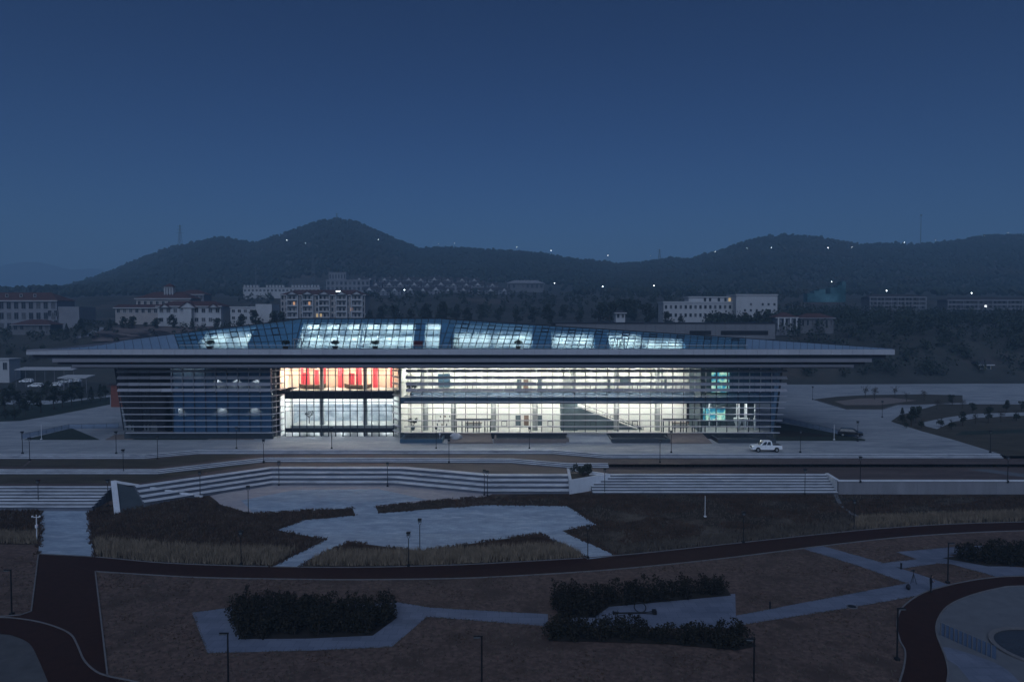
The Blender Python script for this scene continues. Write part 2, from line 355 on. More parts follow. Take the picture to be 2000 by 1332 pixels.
pc = pt(2045, 1268); pool = thing('round_pool', 'dark round pool with pale rim at the right corner', 'pool', pc)
a = MB(); n = 48; r0, r1 = 3.75, 4.15
for i in range(n):
    t0, t1 = 2 * math.pi * i / n, 2 * math.pi * (i + 1) / n
    q = lambda r, t, z: (pc.x + r * math.cos(t), pc.y + r * math.sin(t), pc.z + z)
    a.hexa([q(r0, t0, -.1), q(r1, t0, -.1), q(r1, t1, -.1), q(r0, t1, -.1)], [q(r0, t0, .16), q(r1, t0, .16), q(r1, t1, .16), q(r0, t1, .16)])
a.build('rim', K['kerb'], pool)
MB().add([(pc.x + r0 * math.cos(2 * math.pi * i / n), pc.y + r0 * math.sin(2 * math.pi * i / n), pc.z + .06) for i in range(n)], [tuple(range(n))]).build('water', K['water'], pool)

sheet('hedge_walk', ppt([(375, 1196), (450, 1186), (780, 1176), (840, 1186), (1070, 1199), (1070, 1223), (834, 1204), (765, 1263), (610, 1270), (405, 1275)]), 0.008, K['lilacpath'])
sheet('hedge_court', ppt([(1150, 1187), (1436, 1159), (1438, 1226), (1090, 1226)]), 0.010, K['lilacpath'])
sheet('diagonal_walk', ppt([(1570, 1072), (1607, 1066), (1722, 1098), (1800, 1123), (1852, 1141), (1815, 1154), (1775, 1140), (1680, 1106)]), 0.008, K['lilacpath'])
sheet('cross_walk', ppt([(1438, 1202), (1500, 1190), (1640, 1163), (1775, 1138), (1816, 1153), (1790, 1164), (1640, 1190), (1500, 1212), (1438, 1222)]), 0.012, K['lilacpath'])
sheet('branch_walk', ppt([(1718, 1100), (1790, 1092), (1750, 1078), (1850, 1069), (1900, 1066), (2060, 1064), (2060, 1072), (1850, 1083), (1930, 1102), (2060, 1114), (2060, 1123), (1945, 1126), (1860, 1102), (1832, 1100), (1765, 1110)]), 0.016, K['lilacpath'])
# meadow soil and the pale paved courts
sheet('meadow', ppt([(-120, 993), (80, 993), (75, 1064), (-120, 1060)]), 0.004, K['meadow'])
sheet('meadow', ppt([(173, 990), (225, 985), (400, 963), (430, 985), (490, 1003), (690, 992), (694, 1006), (590, 1016), (542, 1035), (637, 1053), (530, 1107), (400, 1103), (300, 1098), (184, 1088)]), 0.004, K['meadow'])
sheet('meadow', ppt([(585, 1107), (680, 1058), (820, 1076), (1055, 1042), (1148, 1091), (1000, 1098), (870, 1104), (700, 1108)]), 0.004, K['meadow'])
sheet('meadow', ppt([(740, 1002), (733, 990), (950, 968), (1110, 962), (1640, 963), (2300, 966)] + [p for p in top_e[::-1] if p[0] > 1205] + [(1205, 1085), (1098, 1036), (1167, 1025), (1108, 988), (948, 986)]), 0.004, K['meadow'])
sheet('approach_walk', ppt([(80, 991), (173, 991), (184, 1088), (75, 1083)]), 0.012, K['bluepave'])
sheet('court_border', ppt([(410, 968), (530, 944), (795, 944), (965, 963), (950, 970), (733, 990), (490, 1003), (430, 985)]), 0.008, K['pinkpave'])
sheet('upper_court', ppt([(470, 977), (575, 957), (740, 955), (835, 976), (735, 988), (690, 992), (495, 1002)]), 0.012, K['bluepave'])
sheet('lower_court', ppt([(542, 1035), (590, 1016), (694, 1006), (688, 991), (732, 988), (740, 1002), (948, 986), (1108, 988), (1167, 1025), (1098, 1036), (1205, 1085), (1148, 1092), (1055, 1042), (820, 1076), (680, 1058), (585, 1107), (530, 1107), (637, 1053)]), 0.016, K['bluepave'])
trk = smooth([(1632, 965), (1642, 985), (1660, 1000), (1678, 1010)])
sheet('trodden_track', ppt([(u - 4, v) for u, v in trk] + [(u + 4, v) for u, v in trk[::-1]]), 0.012, K['sand'])

# ------------------------------------------------------------------ terraces and stairs
def offset(poly, d):                         # polyline moved towards the camera (right-hand side) with mitres
    out = []; n = len(poly)
    for i, p in enumerate(poly):
        ns = []
        if i: a = poly[i] - poly[i - 1]; ns.append(Vector((a.y, -a.x)).normalized())
        if i < n - 1: a = poly[i + 1] - poly[i]; ns.append(Vector((a.y, -a.x)).normalized())
        m = sum(ns, Vector((0, 0))).normalized(); out.append(p + m * (d / max(0.4, m.dot(ns[0]))))
    return out
def stairs(name, label, px, ztop, n, tread, rise, zbot, m=None):
    pl = [Vector(pz(u, v, ztop)[:2]) for u, v in px]
    t = thing(name, label, 'stairs', (*pl[len(pl) // 2], ztop))
    for k in range(n):
        A, B = offset(pl, k * tread - 0.02), offset(pl, (k + 1) * tread + (0.03 if k < n - 1 else 0))
        z1 = ztop - k * rise; a = MB(); L = len(pl); N = 0.035
        A2 = offset(pl, (k + 1) * tread - (0.16 if tread > .6 else .06))
        vs = []
        for i in range(L): vs += [(*A[i], zbot), (*B[i], zbot) if False else (*A2[i], zbot), (*A2[i], z1 - 0.07), (*B[i], z1 - 0.07), (*B[i], z1), (*A[i], z1)]
        fs = []
        for i in range(L - 1):
            for j in range(6): fs.append((i * 6 + j, i * 6 + (j + 1) % 6, (i + 1) * 6 + (j + 1) % 6, (i + 1) * 6 + j))
        fs += [tuple(range(6)), tuple(range((L - 1) * 6, L * 6))[::-1]]
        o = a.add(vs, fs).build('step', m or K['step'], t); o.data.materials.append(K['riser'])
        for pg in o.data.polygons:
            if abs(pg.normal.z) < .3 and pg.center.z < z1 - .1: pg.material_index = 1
    return pl
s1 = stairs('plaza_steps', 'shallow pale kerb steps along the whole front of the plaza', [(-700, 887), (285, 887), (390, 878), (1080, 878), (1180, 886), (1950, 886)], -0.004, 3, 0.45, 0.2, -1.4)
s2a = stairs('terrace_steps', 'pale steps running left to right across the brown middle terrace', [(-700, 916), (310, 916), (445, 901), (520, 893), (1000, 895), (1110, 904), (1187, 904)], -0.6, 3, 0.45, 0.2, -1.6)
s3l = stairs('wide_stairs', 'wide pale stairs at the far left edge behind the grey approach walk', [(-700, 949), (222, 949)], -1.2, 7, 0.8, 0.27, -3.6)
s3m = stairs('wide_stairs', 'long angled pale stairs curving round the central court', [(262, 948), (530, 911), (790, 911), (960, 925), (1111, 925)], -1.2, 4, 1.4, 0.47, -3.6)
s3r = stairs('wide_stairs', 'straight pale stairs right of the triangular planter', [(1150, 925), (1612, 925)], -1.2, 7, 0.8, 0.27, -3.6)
plaza_back = [(330, 262), (-330, 262)]
s1r = pz(1972, 892, 0)
sheet('plaza', [(-330, s1[0].y)] + [tuple(p) for p in s1] + [tuple(pz(1965, 890, 0)[:2])] + [tuple(p[:2]) for p in ppz([(1860, 858), (1800, 842), (1740, 823), (1755, 812), (1835, 789), (2100, 790), (2500, 790)], 0)] + [(330, 255), (-330, 255)], 0.0, K['plaza'], z=0.0)
lo2 = offset(s2a, 1.3); up1 = offset(s1, 1.3)
T1 = [(-330, up1[0].y + .3)] + [tuple(p + Vector((0, .4))) for p in up1] + [(330, up1[-1].y + .4), (330, s2a[-1].y - 1.0), (s2a[-1].x, s2a[-1].y - 1.0)] + [tuple(p) for p in s2a[::-1]] + [(-330, s2a[0].y)]
sheet('upper_terrace', T1, -0.0, K['terrace'], z=-0.6)
sheet('turf_strip', ppz([(-300, 897), (60, 897), (43, 911), (-300, 911)], -0.59), 0, K['terracegrass'], z=-0.59)
sheet('turf_strip', ppz([(64, 898), (300, 897), (385, 889), (470, 886), (500, 890), (300, 913), (47, 912)], -0.59), 0, K['terracegrass'], z=-0.59)
T2 = [(-330, lo2[0].y + .4)] + [tuple(p + Vector((0, .4))) for p in lo2] + [(lo2[-1].x, lo2[-1].y + 1.0), (330, lo2[-1].y + 1.0)]
wallpx = [(1612, 925), (1638, 941), (2700, 941)]
wp = [pz(u, v, -1.2) for u, v in wallpx]
T2 += [(330, wp[2].y + .2), (wp[1].x, wp[1].y + .2), tuple(s3r[1][:2]), tuple(s3r[0][:2]), tuple(s3m[-1][:2])] + [tuple(p) for p in s3m[::-1][1:]] + [tuple(s3l[1]), (-330, s3l[0].y)]
sheet('lower_terrace', T2, 0, K['terrace'], z=-1.2)
sheet('turf_strip', ppz([(-300, 926), (320, 925), (470, 906), (500, 907), (265, 944), (-300, 945)], -1.19), 0, K['terracegrass'], z=-1.19)
sheet('terrace_walk', ppz([(1890, 917), (1930, 916), (2100, 938), (2060, 940)], -1.19), 0, K['sand'], z=-1.188)
# earth faces under the terraces so nothing is hollow
MB().box(-330, 330, s1[2].y + 2, s1[2].y + 3, -5, -0.05).build('earth_bank', K['soil'], kind='structure')
# right retaining wall
rw = thing('retaining_wall', 'long grey concrete retaining wall with pale coping at the right edge', 'wall', wp[1])
a = MB(); 
x0, y0 = wp[1].x, wp[1].y; npan = 14
for i in range(npan):
    xa = x0 + i * 6.0
    MB().box(xa + .012, xa + 5.988, y0, y0 + .5, -4.4, -1.12).build('panel', K['greywall'], rw)
MB().box(x0 - .1, x0 + npan * 6, y0 - .08, y0 + .58, -1.12, -0.98).build('coping', K['whitewall'], rw)
p, q = wp[0], wp[1]
sw = Vector((0.5, 0, 0))
MB().hexa([p + Vector((0, 0, -3)), p + sw + Vector((0, 0, -3)), q + sw + Vector((0, .55, -3)), q + Vector((0, .55, -3))],
          [p + Vector((0, 0, .12)), p + sw + Vector((0, 0, .12)), q + sw + Vector((0, .55, .12)), q + Vector((0, .55, .12))]).build('return_wall', K['whitewall'], rw)
# triangular wedge at the left stairs
A = pz(222, 941, -0.75); B = pt(396, 971); C = pt(229, 1003)
wd = thing('wedge_wall', 'dark triangular sloping wedge with pale edges beside the left stairs', 'wall', (A.x, A.y, -3.1))
MB().add([A, B, C, (A.x, A.y, -4.5), (B.x, B.y, -4.5), (C.x, C.y, -4.5)], [(0, 1, 2), (3, 5, 4), (0, 3, 4, 1), (1, 4, 5, 2), (2, 5, 3, 0)]).build('slope', K['stoneplinth'], wd)
up = Vector((0, 0, .16))
for P_, Q_, w in ((A, C, .75), (A, B, .35)):
    MB().bar(P_ + up * .5, Q_ + up * .5, w, 0.3).build('edge', K['whitewall'], wd)
# triangular planter
P1, P2, P3 = pz(1107, 914, -0.95), pz(1112, 938, -0.95), pz(1192, 925, -0.95)
pl = thing('triangular_planter', 'pale triangular planter wall with a dark shrub between the stairs', 'planter', (P2.x, P2.y, -3.1))
cen = (P1 + P2 + P3) / 3
for P_, Q_ in ((P1, P2), (P2, P3), (P3, P1)):
    d = (Q_ - P_).normalized(); nrm = Vector((-d.y, d.x, 0)); nrm = nrm if nrm.dot(cen - P_) > 0 else -nrm
    i0, i1 = P_ + nrm * .4 + d * .4, Q_ + nrm * .4 - d * .4
    lo = Vector((0, 0, -3.3))
    MB().hexa([P_ + lo, Q_ + lo, i1 + lo, i0 + lo], [P_, Q_, i1, i0]).build('wall', K['whitewall'], pl)
MB().add([lerp(P1, cen, .1) - Vector((0, 0, .3)), lerp(P2, cen, .1) - Vector((0, 0, .3)), lerp(P3, cen, .1) - Vector((0, 0, .3))], [(0, 1, 2)]).build('soil', K['soil'], pl)
# low side wall where the central stairs meet the planter
m0 = pz(1106, 914, -1.2)

# ------------------------------------------------------------------ far ground, hills, mountain
crest = [(-900, 600), (-400, 592), (-100, 585), (0, 578), (100, 572), (180, 545), (260, 515), (340, 484), (430, 466), (500, 476), (560, 457), (620, 435), (660, 430), (700, 437), (760, 463), (820, 488), (880, 486), (960, 489), (1060, 498), (1130, 509), (1200, 517), (1250, 516), (1310, 506), (1340, 509), (1400, 494), (1470, 469), (1530, 461), (1600, 467), (1680, 480), (1750, 477), (1800, 480), (1860, 473), (1920, 463), (2000, 459), (2200, 452), (2600, 470), (2900, 480)]
DC = 1250.0
PROF = [(262, 17), (300, 17), (325, 20.3), (345, 20.8), (420, 24), (520, 38), (620, 43.5), (700, 50)]
def sst(t): t = max(0, min(1, t)); return t * t * (3 - 2 * t)
def hfar(x, y):
    u = 1000 + x / y * F; D = y
    if D < 262: return -0.06
    n = noise.noise(Vector((x * .012, y * .012, 0)))
    k = sst((D - 262) / 38)
    low = 3.0 * sst((180 - u) / 80) * k
    if D < 700: return -0.06 + interp(PROF, D) * (k if D < 300 else 1) - low + n * 1.2 * k
    hc = ZC + (VH - interp(crest, u) - 1.5) * DC / F
    t = (D - 700) / (DC - 700)
    if t <= 1: return lerp(50, hc, t ** 1.15) + n * (2.5 + 6 * t * (1 - t))
    return max(-5, hc - (D - DC) * 0.35)
Ds = [145, 180, 220, 250, 262] + [262 + 8 * i for i in range(1, 12)] + [360 + 12 * i for i in range(29)] + [710 + 20 * i for i in range(28)] + [1260, 1290, 1340, 1420, 1600, 2000, 3000, 4600]
us = list(range(-760, 2761, 20))
vs = []; fs = []
for D in Ds:
    for u in us:
        x = (u - 1000) / F * D; vs.append((x, D, hfar(x, D)))
nu = len(us)
for j in range(len(Ds) - 1):
    for i in range(nu - 1): fs.append((j * nu + i, j * nu + i + 1, (j + 1) * nu + i + 1, (j + 1) * nu + i))
g = MB().add(vs, fs).build('hill_terrain', K['ground'], sm=True, fix=False, kind='structure')
def onhill(u, v, d0=262, d1=1400):           # where the ray of a photo pixel meets the far ground
    d = ray(u, v); D = d0
    while D < d1:
        p = EYE + d * (D / d.y)
        if p.z <= hfar(p.x, p.y): return p
        D += 4
    return EYE + d * (d1 / d.y)
mt = [(-600, 545), (-200, 540), (-60, 532), (0, 524), (30, 515), (65, 509), (90, 514), (120, 524), (150, 531), (185, 527), (215, 534), (300, 548), (420, 560)]
a = MB(); vs = []; fs = []
for j, (D, k) in enumerate(((3700, 0), (3900, .55), (4150, .92), (4250, 1.0), (4500, .5))):
    for i in range(60):
        u = -600 + i * 1020 / 59; h = ZC + (VH - interp(mt, u)) * 4250 / F
        x = (u - 1000) / F * 4250; vs.append((x, D, -5 + (h + 5) * k + noise.noise(Vector((x * .006, D * .006, 0))) * 14 * k))
for j in range(4):
    for i in range(59): fs.append((j * 60 + i, j * 60 + i + 1, (j + 1) * 60 + i + 1, (j + 1) * 60 + i))
a.add(vs, fs).build('mountain', K['mountain'], sm=True, fix=False, kind='structure')
# the wood that covers the hills: one mass nobody could count
a = MB(); r2 = random.Random(3); cnt = 0
while cnt < 26000:
    u = r2.uniform(-150, 2150); D = 560 + (1285 - 560) * r2.random() ** .55
    x = (u - 1000) / F * D
    if D < 800 and 560 < u < 1120 and r2.random() < .95: continue
    if D > 1230 and r2.random() < .3: D = 1250 + r2.uniform(-12, 10); x = (u - 1000) / F * D
    z = hfar(x, D); h = r2.uniform(3.2, 6.2) * (1.3 if r2.random() < .06 else 1); w = h * r2.uniform(.45, .7)
    k = r2.uniform(0, 6)
    pts = [(x + w * math.cos(k + i * 2.094) * r2.uniform(.7, 1.2), D + w * math.sin(k + i * 2.094) * r2.uniform(.7, 1.2), z + h * r2.uniform(.3, .5)) for i in range(3)]
    pts2 = [(x + .72 * w * math.cos(k + 1 + i * 2.094), D + .55 * w * math.sin(k + 1 + i * 2.094), z + h * r2.uniform(.75, .95)) for i in range(3)]
    a.add([(x, D, z - 1)] + pts + pts2 + [(x + r2.uniform(-.3, .3) * w, D, z + h)], [(0, 2, 1), (0, 3, 2), (0, 1, 3), (1, 2, 4), (2, 5, 4), (2, 3, 5), (3, 6, 5), (3, 1, 6), (1, 4, 6), (4, 5, 7), (5, 6, 7), (6, 4, 7)])
    cnt += 1
a.build('hill_wood', K['wood'], fix=False, kind='stuff')

# ------------------------------------------------------------------ the museum
YF = 140.0
def fx(u, Y=YF): return py(u, 700, Y).x
def fz(v, Y=YF): return py(1000, v, Y).z
mu = thing('museum', 'long lit glass museum with tapering flat canopy roof and horizontal louvers', 'museum', (-12, YF, 0))
# canopy tiers, drawn in towards the bottom
def tier(u0, u1, v0, v1, Y, m, name, taper=0):
    z1, z0 = fz(v0, Y), fz(v1, Y); xa, xb = fx(u0, Y), fx(u1, Y)
    b = [(xa, Y, z0), (xb, Y, z0), (xb - 9, 178, z0), (xa + 9, 178, z0)]
    MB().hexa(b, [(x, y, z1) for x, y, z in b]).build(name, m, mu)
    return xa, xb, z0, z1
xa, xb, zc0, zc1 = tier(52, 1747, 682.8, 692.6, 134.1, K['fascia2'], 'canopy_slab')
ZT = zc1
npan = 82; w = (xb - xa) / npan
for i in range(npan):                        # single fascia panels with open joints; the left tip thins out
    x0, x1 = xa + i * w, xa + (i + 1) * w
    zl = lambda x: zc1 + .03 - max(0, 1 - (x - xa) / 14) * .42
    MB().hexa([(x0 + .015, 133.98, zc0 - .02), (x1 - .015, 133.98, zc0 - .02), (x1 - .015, 134.09, zc0 - .02), (x0 + .015, 134.09, zc0 - .02)],
              [(x0 + .015, 133.98, zl(x0)), (x1 - .015, 133.98, zl(x1)), (x1 - .015, 134.09, zl(x1)), (x0 + .015, 134.09, zl(x0))]).build('fascia_panel', K['fascia'], mu)
tier(62, 1730, 692.6, 700.2, 135.3, K['reveal'], 'shadow_gap')
tier(102, 1703, 700.0, 707.2, 134.8, K['fascia2'], 'canopy_tier')
tier(112, 1690, 707.2, 712.2, 136.2, K['reveal'], 'shadow_gap')
tier(140, 1668, 712.0, 716.8, 135.6, K['fascia2'], 'canopy_tier')
ZTOP = fz(717)
MB().box(fx(160), fx(1650), 136.4, YF + .2, ZTOP + .02, ZTOP + .4).build('eaves_soffit', K['fascia2'], mu)
# roof glazing
def rp_(ub, Yb, ur, vr, Yr):
    b = Vector((fx(ub, Yb), Yb, ZT + .02)); return b, py(ur, vr, Yr)
NODE = dict(tl=rp_(66, 134.7, 66, 686.2, 135.2), a=rp_(350, 137, 340, 652.5, 144), b=rp_(567, 139, 553, 627.3, 145), c=rp_(575, 139, 590, 622, 145),
            d=rp_(857, 139, 863, 622, 145), d2=rp_(861, 139, 880, 623.6, 145), e=rp_(1455, 136.6, 1457, 661, 141.5), tr=rp_(1742, 134.7, 1744, 681, 135.4))
def rpt(n0, n1, s, t, lift=0):
    b = lerp(NODE[n0][0], NODE[n1][0], s); r = lerp(NODE[n0][1], NODE[n1][1], s); return lerp(b, r, t)
roof = put('glass_roof', bpy.data.meshes.new('glass_roof'), mu) if False else None
facets = [('a', 'b', 16, (0, .26, .5, .76, 1), K['roofglass']), ('b', 'c', 2, (0, .5, 1), K['roofglass']), ('c', 'd', 21, (0, .22, .42, .6, .8, 1), K['roofglass']),
          ('d', 'd2', 1, (0, .5, 1), K['roofglass']), ('d2', 'e', 44, (0, .53, 1), K['roofglass']), ('tl', 'a', 16, (0, 1), K['roofmetal']), ('e', 'tr', 21, (0, 1), K['roofmetal'])]
for n0, n1, nc, rows, m in facets:
    isg = m is K['roofglass']
    nrm = (rpt(n0, n1, 1, 0) - rpt(n0, n1, 0, 0)).cross(rpt(n0, n1, .5, 1) - rpt(n0, n1, .5, 0)).normalized()
    if nrm.y > 0: nrm = -nrm
    g = .004 if isg else .03
    for i in range(nc):
        for r0, r1 in zip(rows, rows[1:]):
            s0, s1_ = i / nc + g / nc, (i + 1) / nc - g / nc
            q = [rpt(n0, n1, s0, r0), rpt(n0, n1, s1_, r0), rpt(n0, n1, s1_, r1), rpt(n0, n1, s0, r1)]
            MB().prism(q, nrm * (-.03 if isg else -.08)).build('roof_pane' if isg else 'roof_panel', m, mu)
    if isg:
        for i in range(nc + 1):
            MB().bar(rpt(n0, n1, i / nc, 0) + nrm * .03, rpt(n0, n1, i / nc, 1) + nrm * .03, .11, .14, nrm).build('roof_mullion', K['mullion'], mu)
        for t in (rows[1:-1] if nc != 44 else (.18, .36, .53, .7, .85)):
            MB().bar(rpt(n0, n1, 0, t) + nrm * .02, rpt(n0, n1, 1, t) + nrm * .02, .09, .1, nrm).build('transom', K['mullion'], mu)
        if nc > 10:                          # opening lights with thick dark frames
            for i in range(2, nc - 1, 3 if nc != 44 else 4):
                t0, t1 = (rows[-3], rows[-2]) if nc != 44 else (.7, .85)
                if i % 2 == 0 or nc != 44:
                    aa = MB()
                    cs = [rpt(n0, n1, i / nc, t0), rpt(n0, n1, (i + 1) / nc, t0), rpt(n0, n1, (i + 1) / nc, t1), rpt(n0, n1, i / nc, t1)]
                    for k in range(4): aa.bar(cs[k] + nrm * .1, cs[(k + 1) % 4] + nrm * .1, .17, .17, nrm)
                    aa.build('vent_frame', K['mullion'], mu)
    else:
        aa = MB()
        q = [rpt(n0, n1, 0, 0), rpt(n0, n1, 1, 0), rpt(n0, n1, 1, 1), rpt(n0, n1, 0, 1)]
        aa.prism([p - nrm * .1 for p in q], -nrm * .1).build('roof_deck', K['reveal'], mu)
order = ['tl', 'a', 'b', 'c', 'd', 'd2', 'e', 'tr']
for n0, n1 in zip(order, order[1:]):         # ridge cap and the roof falling away behind it
    MB().bar(NODE[n0][1], NODE[n1][1], .3, .22).build('ridge_cap', K['mullion'], mu)
    p, q = NODE[n0][1], NODE[n1][1]
    MB().quad(p, q, (q.x * .9, 177, ZT + .3), (p.x * .9, 177, ZT + .3)).build('rear_roof', K['roofmetal'], mu, fix=False)
# attic rooms behind the roof glass: back wall, partitions, strip lights
def bx(u): return fx(u, 139)
attic = [(352, 384, 0), (384, 482, 1), (482, 578, 0), (578, 700, 2), (700, 806, 2), (806, 826, 0), (826, 857, 2), (857, 884, 0), (884, 960, 1), (960, 1042, 1), (1042, 1078, 0), (1078, 1164, 1), (1164, 1190, 0), (1190, 1258, 3), (1258, 1338, 1), (1338, 1450, 0)]
def ridge_z(x):
    pts = [(NODE[k][1].x, NODE[k][1].z) for k in order]; return interp(pts, x)
def zroof(x, Y):                             # underside of the sloping glass
    yb = interp([(NODE[k][0].x, NODE[k][0].y) for k in order], x); yr = interp([(NODE[k][1].x, NODE[k][1].y) for k in order], x)
    t = max(0, min(1, (Y - yb) / (yr - yb))); return lerp(ZT, ridge_z(x), t)
LIGHTS = []
for u0, u1, lit in attic:
    x0, x1 = bx(u0), bx(u1); yb = 144.3 if u1 < 1100 else 142.6 if u1 < 1300 else 141.2
    za, zb = zroof(x0, yb) - .25, zroof(x1, yb) - .25
    m = K['intwhite'] if lit else K['bluewall']  # blue for unlit rooms: their dimness is put into the wall colour
    MB().hexa([(x0, yb, ZT + .02), (x1, yb, ZT + .02), (x1, yb + .2, ZT + .02), (x0, yb + .2, ZT + .02)], [(x0, yb, za), (x1, yb, zb), (x1, yb + .2, zb), (x0, yb + .2, za)]).build('attic_wall', m, mu)
    yf = 139.3 if u1 < 1200 else 138.2
    for x in (x0,):
        y0 = yf + .4
        pts = [(x - .05, y0, ZT + .02), (x - .05, yb, ZT + .02), (x - .05, yb, zroof(x, yb) - .3), (x - .05, y0, zroof(x, y0) - .15)]
        MB().prism(pts, (.1, 0, 0)).build('attic_partition', m, mu)
    if lit:
        ns = max(1, round((x1 - x0) / 4)); h = (2.2 if lit != 1 else 2.4)
        for k in range(ns):
            xc = lerp(x0, x1, (k + .5) / ns); yl = (yb - 1.1)
            zl = min(ZT + h, zroof(xc, yl) - .5)
            LIGHTS.append((xc, yl, zl, min(2.6, (x1 - x0) / ns * .7), .35, 'liteattic', 'attic_light'))
        if lit == 2:
            zm = ZT + 2.55
            MB().box(x0 + .1, x1 - .1, 143.6, 144.25, zm, zm + .18).build('mezzanine', K['intwhite'], mu)
            for k in range(ns):
                xc = lerp(x0, x1, (k + .5) / ns); LIGHTS.append((xc, 143.7, ZT + 4.4, 2.2, .2, 'liteattic', 'attic_light'))

# lower body: slabs, walls, columns
ZG, Z2 = fz(845), 8.0                        # ground floor and upper floor levels
xl, xr = fx(242), fx(1524)
MB().box(fx(335), xr - 3, 150.4, 176, 0, ZTOP + 1).build('core', K['darkpanel'], mu)
MB().box(fx(335), xr - 1.2, YF + .15, 150.4, ZTOP - .02, ZTOP + .35).build('soffit', K['intwhite'], mu)
MB().box(fx(780), xr - 1.6, YF + .12, 150.4, Z2 - .9, Z2 - .02).build('floor_slab', K['floorint'], mu)
MB().box(fx(780), xr - 2.2, YF + .12, 150.4, 0.02, ZG).build('floor_slab', K['floorint'], mu)
MB().box(fx(556), fx(769), 143.2, 150.4, 7.95, 9.2).build('floor_slab', K['floorint'], mu)
MB().box(fx(556), fx(769), 143.2, 150.4, 1.5, 2.15).build('floor_slab', K['floorint'], mu)
# cream back walls, upper and lower hall
MB().box(fx(781), fx(1372), 149.6, 150.0, Z2, ZTOP).build('hall_wall', K['cream'], mu)
MB().box(fx(781), fx(1365), 149.6, 150.0, ZG, Z2 - .9).build('hall_wall', K['cream'], mu)
MB().box(fx(1372), xr - 2, 149.0, 149.4, ZG, ZTOP).build('hall_wall', K['darkint'], mu)
for u in (781, 1372): MB().box(fx(u) - .15, fx(u) + .15, YF + .5, 149.6, ZG, ZTOP - .05).build('cross_wall', K['cream'] if u < 900 else K['darkint'], mu)
# round hall columns
for u, Y in ((831, 143), (886, 143), (964, 143), (1045, 143), (1204, 142.6), (1284, 143)):
    p = py(u, 800, Y); MB().tube((p.x, Y, ZG), (p.x, Y, Z2 - .9), .55, n=16).build('column', K['greycol'], mu, sm=False)
for u in (825, 1120, 1204, 1284):
    p = py(u, 740, 147.5); MB().tube((p.x, 147.5, Z2), (p.x, 147.5, ZTOP), .42, n=12).build('column', K['greycol'], mu)
# doors and openings on the back walls
for u, v0, v1, w, m in ((1012, 811, 832, 1.1, 'darkint'), (1028, 811, 832, 1.0, 'door'), (1054, 811, 833, .9, 'darkint'), (1245, 811, 834, .9, 'cream')):
    p0, p1 = py(u, v0, 149.5), py(u, v1, 149.5); MB().box(p0.x - w / 2, p0.x + w / 2, 149.42, 149.58, ZG, p0.z).build('hall_door', K[m], mu)
for u, w, m in ((1014, .9, 'darkint'), (1027, 1.0, 'door'), (1054, .8, 'darkint'), (1110, 1.7, 'greycol'), (1190, .5, 'darkint'), (1300, .5, 'darkint')):
    p0 = py(u, 741, 149.5); MB().box(p0.x - w / 2, p0.x + w / 2, 149.42, 149.58, Z2, p0.z).build('hall_door', K[m], mu)
p0, p1 = py(856, 730, 149.4), py(879, 756, 149.4)
MB().box(p0.x, p1.x, 149.3, 149.55, p1.z, p0.z).build('wall_picture', K['spandrel'], mu, label='square blue picture on the upper hall wall')
p0, p1 = py(1211, 738, 147), py(1232, 748, 147); MB().box(p0.x, p1.x, 147, 147.3, p1.z, p0.z).build('hanging_sign', K['darkint'], mu)
# balustrade of the upper hall
MB().box(fx(800), fx(1360), 141.6, 141.66, Z2, Z2 + 1.0).build('balustrade', K['railglass'], mu)
MB().box(fx(800), fx(1360), 141.57, 141.69, Z2 + 1.0, Z2 + 1.08).build('handrail', K['mullion'], mu)
# grand stair: dark side wall rising to the left
sA, sB = py(1128, 795, 143.5), py(1257, 844, 143.5)
MB().prism([(sA.x, 143.5, ZG), (sB.x, 143.5, ZG), (sB.x, 143.5, sB.z), (sA.x, 143.5, sA.z)], (0, 3.2, 0)).build('stair_flight', K['darkint'], mu)
nst = 24
for k in range(nst):
    x0 = lerp(sB.x, sA.x, k / nst); x1 = lerp(sB.x, sA.x, (k + 1) / nst); z = lerp(sB.z, sA.z, (k + 1) / nst)
    MB().box(x1, x0, 143.7, 146.5, z - .35, z + .02).build('stair_tread', K['floorint'], mu)
MB().bar((sA.x, 143.55, sA.z + .95), (sB.x, 143.55, sB.z + .95), .07).build('stair_rail', K['mullion'], mu)
for k in range(9):
    t = k / 8; MB().bar((lerp(sA.x, sB.x, t), 143.55, lerp(sA.z, sB.z, t)), (lerp(sA.x, sB.x, t), 143.55, lerp(sA.z, sB.z, t) + .95), .05).build('stair_baluster', K['mullion'], mu)
p0 = py(1096, 800, 142.6); MB().box(p0.x, sA.x - .05, 142.6, 146.4, ZG, Z2 - .92).build('stair_core', K['darkint'], mu)
# ceiling lights of the halls
for k in range(14):
    u = 800 + k * 41
    for Y in (143.6, 147.2):
        LIGHTS.append((fx(u), Y, ZTOP - .12, 2.4, .5, 'lite', 'ceiling_light')); LIGHTS.append((fx(u), Y if Y > 145 else 141.3, Z2 - 1.0, 2.4, .5 if Y > 145 else .3, 'lite', 'ceiling_light'))
